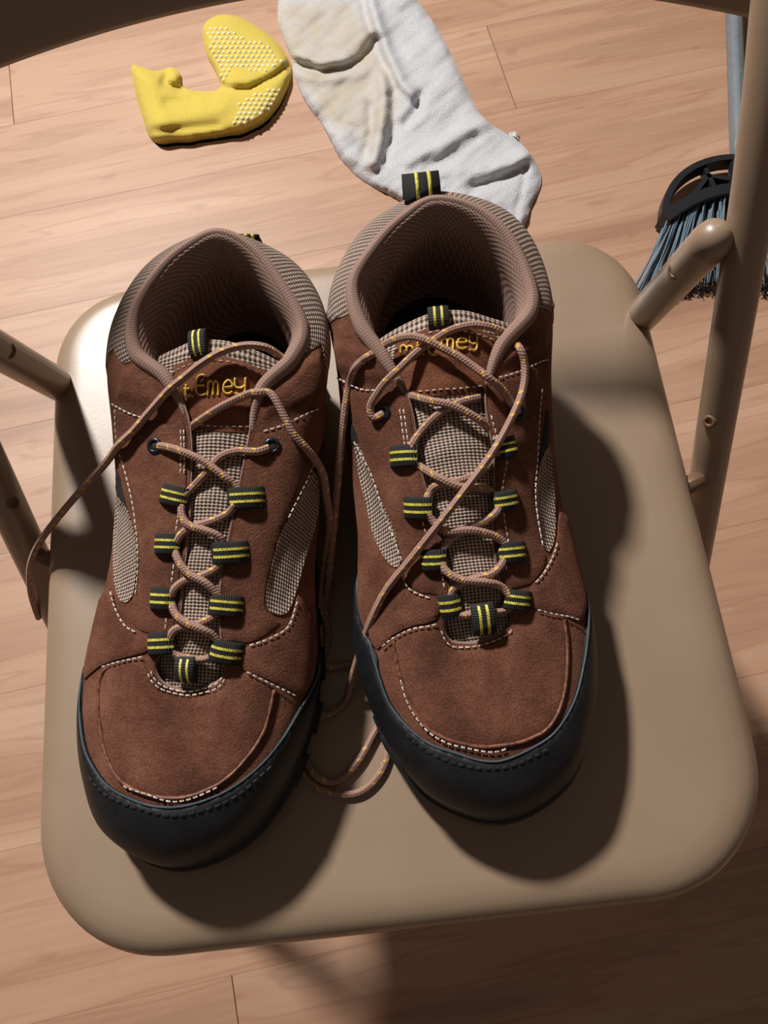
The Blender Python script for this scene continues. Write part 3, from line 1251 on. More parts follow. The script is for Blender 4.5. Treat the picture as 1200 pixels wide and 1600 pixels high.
    def build_tongue(s, top_s, tw):
        """padded tongue under the throat; top_s is where it ends inside the collar"""
        K = s.K
        ss = [K[k, 4, 0] for k in (4, 5, 6, 7, 8, 9, 10, 11, 13)]
        cs = [(K[k, 4, 1] + K[(NT - k) % NT, 4, 1]) / 2 for k in (4, 5, 6, 7, 8, 9, 10, 11, 13)]
        hs = [(K[k, 4, 2] + K[(NT - k) % NT, 4, 2]) / 2 for k in (4, 5, 6, 7, 8, 9, 10, 11, 13)]
        n, m = 70, 24
        G = np.zeros((n + 1, m + 1, 3))
        for i in range(n + 1):
            x = top_s + (0.238 - top_s) * i / n
            c = np.interp(x, ss, cs)
            hh = np.interp(x, ss, hs)
            if x < ss[0]:
                hh = hs[0] + (ss[0] - x) * 0.1
            w = np.interp(x, [top_s, top_s + 0.02, 0.12, 0.17, 0.238], [tw * 0.94, tw, 0.030, 0.026, 0.024])
            drop = np.interp(x, [top_s, 0.10, 0.14, 0.21, 0.238], [0.001, 0.003, 0.0025, 0.003, 0.006])
            for j in range(m + 1):
                y = -1 + 2 * j / m
                crown = 0.0055 * (1 - min(1.0, (abs(y) * w / 0.019) ** 2)) - 0.010 * max(0.0, abs(y) * w - 0.019) / 0.019
                wr = 0.0007 * math.sin(x * 420 + 2 * y) * (0.6 + 0.4 * math.sin(9 * y + x * 70))
                G[i, j] = (x - 0.004 * (1 - y * y) * (1 if i == 0 else 0), c + y * w, hh - drop + crown - 0.003 + wr)
        s.tg = s.world(G)
        tk = 0.006
        mb = MB()
        w = m + 1
        N = n + 1
        # rounded roll at the top edge
        roll = []
        top0 = s.tg[0]
        dirv = s.tg[0] - s.tg[1]
        for a in (45, 90, 135, 180):
            r = math.radians(a)
            k = tk / 2
            row = []
            for j in range(m + 1):
                d = dirv[j] / np.linalg.norm(dirv[j])
                nrm = np.array([0, 0, 1.0])
                row.append(top0[j] + d * k * math.sin(r) + nrm * (k * math.cos(r) - k))
            roll.insert(0, row)
        rows = roll + [list(s.tg[i]) for i in range(n + 1)]
        vs = [p for r in rows for p in r]
        uv = [(j * 2 * 0.028 / m, i * 0.0026) for i in range(len(rows)) for j in range(m + 1)]
        fs = [(i * w + j, (i + 1) * w + j, (i + 1) * w + j + 1, i * w + j + 1) for i in range(len(rows) - 1) for j in range(m)]
        k0 = len(vs)
        vs += [p - np.array([0, 0, tk]) for p in s.tg.reshape(-1, 3)]
        uv += [(0, 0)] * (N * w)
        fs += [(k0 + i * w + j, k0 + i * w + j + 1, k0 + (i + 1) * w + j + 1, k0 + (i + 1) * w + j) for i in range(n) for j in range(m)]
        for j0 in (0, m):
            for i in range(n):
                a = (len(roll) + i) * w + j0
                fs.append((a, a + w, k0 + (i + 1) * w + j0, k0 + i * w + j0) if j0 == m else (a, k0 + i * w + j0, k0 + (i + 1) * w + j0, a + w))
        fs = [f if True else f for f in fs]
        mb.add(vs, fs, uv)
        s.tongue = mb.build('tongue', 'knit', s.root, label='taupe knit tongue with brown suede patch')
        V = [Vector(p) for p in s.tg.reshape(-1, 3)]
        Q = [(i * w + j, (i + 1) * w + j, (i + 1) * w + j + 1, i * w + j + 1) for i in range(n) for j in range(m)]
        s.tongue_bvh = BVHTree.FromPolygons(V, Q)
        s.tn, s.tm = n, m

    def tongue_at(s, a, b, off):
        """a along (0 top .. 1 toe end), b across (-1..1)"""
        x, y = a * s.tn, (b + 1) / 2 * s.tm
        i, j = min(max(int(x), 0), s.tn - 1), min(max(int(y), 0), s.tm - 1)
        fx, fy = x - i, y - j
        g = s.tg
        p = (g[i, j] * (1 - fx) + g[i + 1, j] * fx) * (1 - fy) + (g[i, j + 1] * (1 - fx) + g[i + 1, j + 1] * fx) * fy
        n = np.cross(g[i + 1, j] - g[i, j], g[i, j + 1] - g[i, j])
        n /= np.linalg.norm(n)
        if n[2] < 0:
            n = -n
        return p + n * off, n

    def tongue_ab(s, u, v):
        d = Vector(ray(u, v)).normalized()
        h = s.tongue_bvh.ray_cast(Vector(CC), d)
        if h[0] is None:
            k = min(np.linspace(0.25, 0.5, 80), key=lambda k: s.tongue_bvh.find_nearest(Vector(CC) + d * float(k))[3])
            h = s.tongue_bvh.find_nearest(Vector(CC) + d * float(k))
        fi = h[2]
        i, j = divmod(fi, s.tm)
        g = s.tg
        p = np.array(h[0])
        e1, e2 = g[i + 1, j] - g[i, j], g[i, j + 1] - g[i, j]
        sol = np.linalg.lstsq(np.stack([e1, e2], 1), p - g[i, j], rcond=None)[0]
        return (i + sol[0]) / s.tn, (j + sol[1]) / s.tm * 2 - 1

    def tongue_patch(s, a0, a1, b0, b1):
        poly = []
        for k in range(15):
            poly.append((a0 - 0.02 * math.sin(math.pi * k / 14), b0 + (b1 - b0) * k / 14))
        for k in range(15):
            poly.append((a1 + 0.03 * math.sin(math.pi * k / 14), b1 - (b1 - b0) * k / 14))
        P = [(x * 0.17, y * 0.028) for x, y in poly]
        P = [tuple(p) for p in resample(P + [P[0]], 0.0016)[:-1]]
        v, f, n = fill_polygon(P, 0.003)
        top, low = [], []
        for x, y in v:
            d = seg_dist(P, [(x, y)])[0]
            top.append(s.tongue_at(x / 0.17, y / 0.028, 0.0005 + 0.0009 * min(1, d / 0.0015))[0])
            low.append(s.tongue_at(x / 0.17, y / 0.028, -0.001)[0])
        mb = MB()
        mb.add(top, f)
        cnt = {(a, b) for t3 in f for a, b in zip(t3, t3[1:] + t3[:1])}
        for a, b in cnt:
            if (b, a) not in cnt:
                mb.add([top[a], top[b], low[b], low[a]], [(0, 3, 2, 1)])
        p = [np.array(mb.v[i]) for i in mb.f[0]]
        if np.cross(p[1] - p[0], p[2] - p[0])[2] < 0:
            mb.f = [tuple(reversed(x)) for x in mb.f]
        o = mb.build('tongue_patch', 'suede_dark', s.tongue, label='smooth brown suede tongue patch')
        return o

    def lace_tube(s, mb, pts, r=0.00205):
        """pts: (u, v, lift) on the shoe, or (u, v, None, h) free in the air at height h above the seat"""
        P = []
        for p in pts:
            if len(p) == 4:
                P.append(at_z(p[0], p[1], SEAT + p[3]))
            else:
                q, n = s.touch(p[0], p[1])
                d = -ray(p[0], p[1])
                d /= np.linalg.norm(d)
                n = n + d
                n /= np.linalg.norm(n)
                P.append(q + n * (p[2] + r))
        c = resample(catmull(P, 8), 0.0014)
        tube(mb, c, r, 9)


LETTERS = {  # strokes in a unit box, x right, y up
    'm': [[(0.05, 0), (0.05, 0.62)], [(0.05, 0.5), (0.22, 0.66), (0.45, 0.6), (0.5, 0.4), (0.5, 0)], [(0.5, 0.48), (0.68, 0.66), (0.9, 0.58), (0.95, 0.4), (0.95, 0)]],
    't': [[(0.3, 0.9), (0.3, 0.25), (0.45, 0.03), (0.8, 0.02)], [(0.0, 0.6), (0.75, 0.6)]],
    '.': [[(0.4, 0.02), (0.6, 0.06)]],
    'E': [[(0.95, 0.93), (0.6, 1.0), (0.2, 0.85), (0.05, 0.5), (0.2, 0.12), (0.6, 0.0), (0.98, 0.08)], [(0.1, 0.5), (0.85, 0.5)]],
    'e': [[(0.1, 0.36), (0.92, 0.40), (0.85, 0.6), (0.5, 0.72), (0.15, 0.58), (0.04, 0.32), (0.2, 0.06), (0.55, 0.0), (0.92, 0.1)]],
    'y': [[(0.06, 0.85), (0.06, 0.5), (0.2, 0.3), (0.5, 0.28), (0.85, 0.4)], [(0.9, 0.85), (0.9, 0.2), (0.75, -0.1), (0.4, -0.16), (0.1, -0.08)]],
}


def embroider(shoe, words, parent):
    """words: list of (letter, x0, x1, baseline y0, baseline y1, height) in photo pixels, laid on the tongue patch"""
    for ch, x0, x1, y0, h in words:
        mb = MB()
        for st in LETTERS[ch]:
            pts = []
            for a, b in catmull(st, 5) if len(st) > 2 else st:
                ab = shoe.tongue_ab(x0 + (x1 - x0) * a, y0 - h * b)
                pts.append(shoe.tongue_at(ab[0], ab[1], 0.0019)[0])
            tube(mb, resample(pts, 0.0008), 0.00062, 6)
        mb.build('embroidered_letter', 'gold_thread', parent)


def strip4(P):
    return [(u, v) for u, v in P]


def build_shoe(key, label, D):
    s = Shoe(key, label)
    T0 = 0.985
    edge = lambda ths: [(x, T0) for x in ths]
    win = [s.sts(w) for w in D['windows']]
    for w in win:
        s.disp.append(([(a * UL, b * VL) for a, b in w], -0.0016, 0.003))
    flaps = []
    for side, f in zip((0, 1), D['flaps']):
        q = s.sts(f)
        q = [((a if side == 0 else a), b) for a, b in q]
        flaps.append(q)
    # padded collar front, bulging between its seams
    for side in (0, 1):
        q = flaps[side]
        mid = np.mean([p[0] for p in q])
        s.disp.append(([(a * UL, b * VL) for a, b in q], 0.0022, 0.009))
    s.build_upper()
    s.build_lining()
    s.build_sole()
    s.build_tongue(D['tongue_s'], D['tongue_w'])

    # knit windows in the sides, black nylon corner above each
    for w in win:
        s.panel('knit_window', w, 'knit', 0.0004, 0.0005, smooth=2, label='taupe open-knit side window')
    for c in D['corners']:
        s.panel('nylon_corner', s.sts(c), 'nylon', 0.0, 0.0009, smooth=2)
    # knit band round the collar
    lb, rb = s.sts(D['band_left']), s.sts(D['band_right'])
    rb = [(a - NT if a > 13 else a, b) for a, b in rb if b > 0.6]
    band = [(a, min(b, T0)) for a, b in lb] + edge([3.3, 2.2, 1.1, 0.0, -1.1, -2.2, -3.3]) + [(a, min(b, T0)) for a, b in rb]
    band += [(-3.9, 0.66), (-3, 0.62), (-2, 0.60), (-1, 0.60), (0, 0.60), (1, 0.60), (2, 0.60), (3, 0.62), (3.9, 0.66)]
    s.panel('collar_band', band, 'knit_fine', 0.0, 0.0008, smooth=1, label='taupe knit band round the collar')
    # padded roll of the collar edge, running down both sides of the throat
    rl = MB()
    ths = np.linspace(-6.1, 6.1, 105)
    rp = s.base(ths, np.full(len(ths), 0.995)) - np.array([0, 0, 0.0016])
    rr = [float(np.interp(abs(x), [0, 2.5, 4.2, 5.0, 5.6, 6.1], [0.0024, 0.0032, 0.0042, 0.0036, 0.0020, 0.0006])) for x in ths]
    tube(rl, rp, rr, 12)
    rl.uv = [(a, b * 0.022) for a, b in rl.uv]
    rl.build('collar_roll', 'lining_edge', s.root, label='padded ribbed collar edge')
    # suede pieces
    s.panel('toe_panel', s.sts(D['toe_panel']), 'suede', 0.0, 0.0010, smooth=3)
    s.panel('eyestay', edge([5.9, 6.6, 7.4, 8.2, 9.0, 9.6]) + s.sts(D['eyestay_left']), 'suede', 0.0, 0.0013, smooth=2)
    s.panel('eyestay', edge([20.1, 19.4, 18.6, 17.8, 17.0, 16.4]) + s.sts(D['eyestay_right']), 'suede', 0.0, 0.0013, smooth=2)
    for q in D['quarters']:
        s.panel('quarter_panel', s.sts(q), 'suede', 0.0003, 0.0016, smooth=2)
    # rubber rand
    top = s.sts(D['rand'])
    lo = [(18.8, 0.17), (20.5, 0.13), (20.5, -0.03)] + [(x, -0.04) for x in np.arange(19.5, 6.0, -0.5)] + [(5.5, -0.03), (5.5, 0.13), (7.2, 0.17)]
    rand = s.panel('toe_rand', top + lo, 'rubber', 0.0, 0.0024, smooth=2, label='black rubber toe rand')
    s.cord('rand_edge', top, 0.0018, 0.0006, 'rand_edge', params=True, parent=rand)
    mb = MB()
    s.stitches(mb, D['rand_stitch'], 0.0026, 0.0026, 0.0016, 0.0006)
    mb.build('rand_stitching', 'black_thread', rand, smooth=False, kind='stuff')
    # toe seam
    s.cord('toe_piping', D['toe_line'], 0.0008, 0.0010, 'brown_thread')
    mb = MB()
    for off, pl in D['stitch']:
        s.stitches(mb, pl, off)
    mb.build('white_stitching', 'white_thread', s.root, smooth=False, kind='stuff')
    # tongue patch with its stitching and lettering
    a0, a1, b0, b1 = D['patch']
    pt = s.tongue_patch(a0, a1, b0, b1)
    mb = MB()
    for fa in (a0 + 0.018, a1 - 0.012):
        prev = None
        sg = -1 if fa < (a0 + a1) / 2 else 1.3
        pts = [s.tongue_at(fa + sg * 0.02 * math.sin(math.pi * k / 60), b0 + (b1 - b0) * k / 60, 0.0015) for k in range(61)]
        for k in range(0, 60, 2):
            if k % 4 == 0:
                tube(mb, [pts[k][0], (pts[k][0] + pts[k + 2][0]) / 2, pts[k + 2][0]], 0.0004, 5)
    mb.build('patch_stitching', 'white_thread', pt, kind='stuff')
    embroider(s, D['words'], pt)
    # webbing loops
    for u, v, L, W, A in D['loops']:
        s.strap(u, v, L, W, A, lift=0.0045 if A > 60 else 0.0014)
    u, v, L, W, A = D['tongue_loop']
    hp = s.tongue_at(*s.tongue_ab(u, v), 0.0)
    s.strap(u, v, L, W, A, hump=0.003, name='tongue_loop', hit=hp, lift=0.0022)
    # eyelets
    for u, v in D['eyelets']:
        p, n = s.touch(u, v)
        mb = MB()
        disc(mb, p + n * 0.0012, n, 0.0042, 0.0012, 20, 0.0022)
        e = mb.build('eyelet', 'eyelet', s.root)
        mb = MB()
        disc(mb, p + n * 0.0012, n, 0.0022, 0.0004, 14)
        mb.build('eyelet_hole', 'hole', e)
    # heel pull loop
    q0, q1, hmax, back, dz = D['pull']
    prof = [(-0.0045, 0.100), (-0.0052, 0.112), (-0.0075 - back, 0.122), (-0.0085 - back, 0.122 + hmax * 0.6), (-0.0055 - back, 0.122 + hmax), (0.000, 0.122 + hmax * 0.8), (0.0035, 0.1225), (0.004, 0.118)]
    prof = [(x[0], x[1] - dz) for x in catmull(prof, 5)]
    ds = s.K[0, 4, 0] - 0.006
    mb = MB()
    n = len(prof)
    vs, uv, fs = [], [], []
    for i, (x, h) in enumerate(prof):
        a, b = prof[max(i - 1, 0)], prof[min(i + 1, n - 1)]
        nx, nz = -(b[1] - a[1]), b[0] - a[0]
        l = math.hypot(nx, nz) + 1e-9
        for q in (q0, q1):
            for k in (0.0006, -0.0006):
                vs.append(s.world(np.array([x + ds + nx / l * k, q, h + nz / l * k])))
                uv.append((i * 0.002, q))
    for i in range(n - 1):
        a, b = i * 4, i * 4 + 4
        fs += [(a, b, b + 2, a + 2), (a + 1, a + 3, b + 3, b + 1), (a, a + 1, b + 1, b), (a + 2, b + 2, b + 3, a + 3)]
    mb.add(vs, fs, uv)
    pl = mb.build('heel_pull_loop', 'web', s.root, label='black webbing heel loop with two yellow stripes')
    for f in (0.38, 0.72):
        mb = MB()
        qc = q0 + (q1 - q0) * f
        vs, fs = [], []
        for i, (x, h) in enumerate(prof):
            a, b = prof[max(i - 1, 0)], prof[min(i + 1, n - 1)]
            nx, nz = -(b[1] - a[1]), b[0] - a[0]
            l = math.hypot(nx, nz) + 1e-9
            for q in (qc - 0.0009, qc + 0.0009):
                for k in (0.0009, -0.0009):
                    vs.append(s.world(np.array([x + ds + nx / l * k, q, h + nz / l * k])))
        for i in range(n - 1):
            a, b = i * 4, i * 4 + 4
            fs += [(a, b, b + 2, a + 2), (a + 1, a + 3, b + 3, b + 1), (a, a + 1, b + 1, b), (a + 2, b + 2, b + 3, a + 3)]
        mb.add(vs, fs)
        mb.build('stripe', 'yellow_thread', pl)
    # lace: one cord, laid in the order it is threaded
    mb = MB()
    for run in D['laces']:
        s.lace_tube(mb, run)
    mb.build('shoelace', 'lace', s.root, label=D['lace_label'])
    return s


X = 0.0012
L_DATA = dict(
    windows=[[(183, 777), (179, 830), (178, 861), (180, 910), (190, 940), (207, 934), (214, 892), (213, 840), (204, 812), (197, 791)],
             [(489, 735), (470, 774), (445, 820), (431, 858), (417, 920), (417, 948), (428, 959), (449, 957), (463, 920), (477, 868), (491, 825), (498, 770)]],
    corners=[[(183, 735), (182, 765), (186, 777), (199, 797), (194, 765)], [(505, 690), (490, 720), (484, 742), (498, 735)]],
    flaps=[[(184, 552), (195, 572), (216, 562), (244, 585), (268, 606), (280, 640), (262, 652), (235, 650), (204, 641), (180, 627)],
           [(470, 554), (500, 540), (508, 585), (505, 628), (452, 656), (412, 668), (400, 650), (402, 625), (424, 602)]],
    band_left=[(178, 545), (193, 569), (214, 560)], band_right=[(470, 552), (486, 547), (501, 538)],
    tongue_s=0.066, tongue_w=0.034, patch=(0.035, 0.20, -0.68, 0.80),
    toe_line=[(169, 1043), (158, 1064), (157, 1120), (165, 1172), (183, 1211), (214, 1235), (260, 1246), (302, 1242), (347, 1221), (386, 1183), (414, 1137), (428, 1078)],
    toe_panel=[(169, 1043), (158, 1064), (157, 1120), (165, 1172), (183, 1211), (214, 1235), (260, 1246), (302, 1242), (347, 1221), (386, 1183), (414, 1137), (428, 1078),
               (407, 1058), (379, 1048), (357, 1052), (348, 1075), (315, 1087), (277, 1087), (243, 1075), (232, 1052), (222, 1028), (190, 1035)],
    eyestay_left=[(250, 1000), (238, 990), (221, 985), (204, 970), (196, 952), (209, 938), (217, 892), (216, 840), (207, 812), (200, 791), (192, 758), (186, 720), (182, 690), (181, 634), (204, 646), (235, 656), (268, 664)],
    eyestay_right=[(352, 1000), (386, 1004), (416, 990), (436, 972), (420, 961), (413, 945), (414, 920), (428, 858), (442, 820), (467, 774), (488, 728), (502, 690), (508, 640), (490, 642), (452, 661), (414, 674)],
    quarters=[[(134, 1062), (158, 1041), (190, 1029), (225, 1020), (238, 1010), (236, 995), (221, 989), (199, 975), (181, 945), (172, 920), (160, 935), (147, 985), (136, 1030)],
              [(379, 1045), (407, 1056), (435, 1070), (468, 1086), (486, 1060), (492, 1000), (478, 950), (465, 930), (459, 948), (449, 978), (424, 996), (386, 1010), (376, 1020)]],
    rand=[(129, 1064), (130, 1120), (138, 1172), (158, 1211), (190, 1239), (232, 1256), (267, 1260), (309, 1253), (358, 1232), (407, 1193), (442, 1148), (470, 1099), (490, 1057), (496, 1036)],
    rand_stitch=[(147, 1212), (190, 1250), (242, 1267), (295, 1269), (347, 1253), (385, 1228), (420, 1195)],
    stitch=[(X, [(178, 631), (204, 646), (235, 655)]), (X, [(183, 640), (186, 690), (200, 742), (212, 800), (218, 882), (214, 930)]),
            (0.002, [(178, 925), (184, 948), (199, 977), (221, 990)]), (0.002, [(225, 1026), (190, 1034), (163, 1043)]),
            (X, [(289, 672), (290, 705), (290, 742)]), (X, [(284, 672), (285, 705), (284, 742)]), (X, [(281, 802), (277, 830)]), (X, [(274, 882), (270, 912)]), (X, [(262, 965), (260, 985)]),
            (0.0012, [(233, 1052), (247, 1073), (277, 1084), (312, 1084), (343, 1073), (354, 1053)]), (0.0012, [(237, 1048), (250, 1068), (278, 1078), (311, 1078), (339, 1068), (350, 1050)]),
            (0.002, [(386, 1049), (407, 1060), (435, 1074), (462, 1088)]), (0.002, [(461, 940), (449, 977), (424, 995), (388, 1008)]), (X, [(412, 674), (452, 660), (500, 636)]),
            (X, [(488, 724), (467, 772), (448, 812)]), (0.0016, [(196, 1227), (240, 1243), (302, 1246), (345, 1225)])],
    words=[('m', 268, 287, 622, 22), ('t', 291, 302, 620, 22), ('.', 301, 307, 620, 22), ('E', 308, 324, 618, 31), ('m', 326, 343, 619, 36), ('e', 349, 364, 617, 32), ('y', 366, 384, 614, 27)],
    loops=[(275, 775, 50, 31, 13), (386, 778, 56, 34, -3), (264, 850, 46, 32, 2), (361, 863, 56, 34, -3), (257, 935, 46, 34, 2), (354, 946, 52, 33, 5), (254, 1005, 47, 34, -3), (354, 1018, 50, 34, 11),
           (295, 1041, 43, 31, 90)],
    tongue_loop=(312, 538, 44, 28, 82),
    eyelets=[(244, 697), (425, 697)],
    pull=(0.009, 0.020, -0.002, -0.005, 0.0115),
    lace_label='tan flecked lace, one end trailing over the seat edge',
    laces=[
        [(250, 697, 0.000), (268, 700, 0.002), (292, 708, 0.003), (322, 724, 0.004), (350, 744, 0.003), (368, 762, 0.001), (376, 776, 0.000)],
        [(420, 700, 0.000), (400, 706, 0.001), (372, 705, 0.001), (345, 715, 0.000), (322, 740, 0.000), (303, 762, 0.000), (290, 774, 0.000)],
        [(285, 790, 0.000), (288, 808, 0.001), (300, 823, 0.003), (325, 830, 0.003), (343, 838, 0.002), (352, 855, 0.000)],
        [(368, 788, 0.000), (355, 803, 0.000), (330, 815, 0.000), (302, 824, 0.000), (286, 834, 0.000), (277, 848, 0.000)],
        [(275, 862, 0.000), (284, 880, 0.001), (300, 897, 0.003), (322, 912, 0.003), (337, 926, 0.001), (346, 942, 0.000)],
        [(347, 873, 0.000), (337, 888, 0.000), (315, 900, 0.000), (292, 907, 0.000), (276, 918, 0.000), (268, 932, 0.000)],
        [(270, 945, 0.000), (278, 960, 0.001), (296, 974, 0.003), (318, 982, 0.003), (335, 994, 0.001), (346, 1014, 0.000)],
        [(340, 955, 0.000), (330, 966, 0.000), (308, 975, 0.000), (288, 979, 0.000), (273, 985, 0.000), (264, 1002, 0.000)],
        [(264, 1010, 0.000), (278, 1022, 0.001), (296, 1027, 0.000), (318, 1028, 0.001), (338, 1022, 0.000)],
        # upper crossing and the trailing end on the left
        [(452, 570, None, .098), (438, 557, None, .104), (415, 543, None, .1125), (385, 540, None, .1145), (350, 548, None, .1150), (315, 568, None, .1145), (285, 592, None, .110), (268, 608, 0.001), (252, 626, 0.0015),
         (236, 645, 0.002), (212, 674, 0.002), (192, 696, 0.003), (165, 724, None, .068), (125, 768, None, .050), (88, 812, None, .030), (60, 850, None, .012), (49, 876, None, .002), (46, 898, None, -.012), (48, 925, None, -.03), (54, 948, None, -.05), (60, 965, None, -.07)],
        [(300, 668, 0.0), (316, 656, 0.001), (345, 637, 0.0018), (372, 624, 0.003), (390, 616, 0.004), (404, 614, 0.0005), (420, 614, 0.001), (430, 625, 0.002), (444, 652, 0.002), (458, 680, 0.002),
         (478, 706, 0.003), (496, 738, 0.003), (510, 775, None, .064), (515, 815, None, .05), (510, 860, None, .035), (503, 910, None, .018), (500, 970, None, .006), (502, 1020, None, .0025), (515, 1042, None, .0025), (545, 1038, None, .0025), (566, 1046, None, .0025), (585, 1062, None, .0025)],
    ])
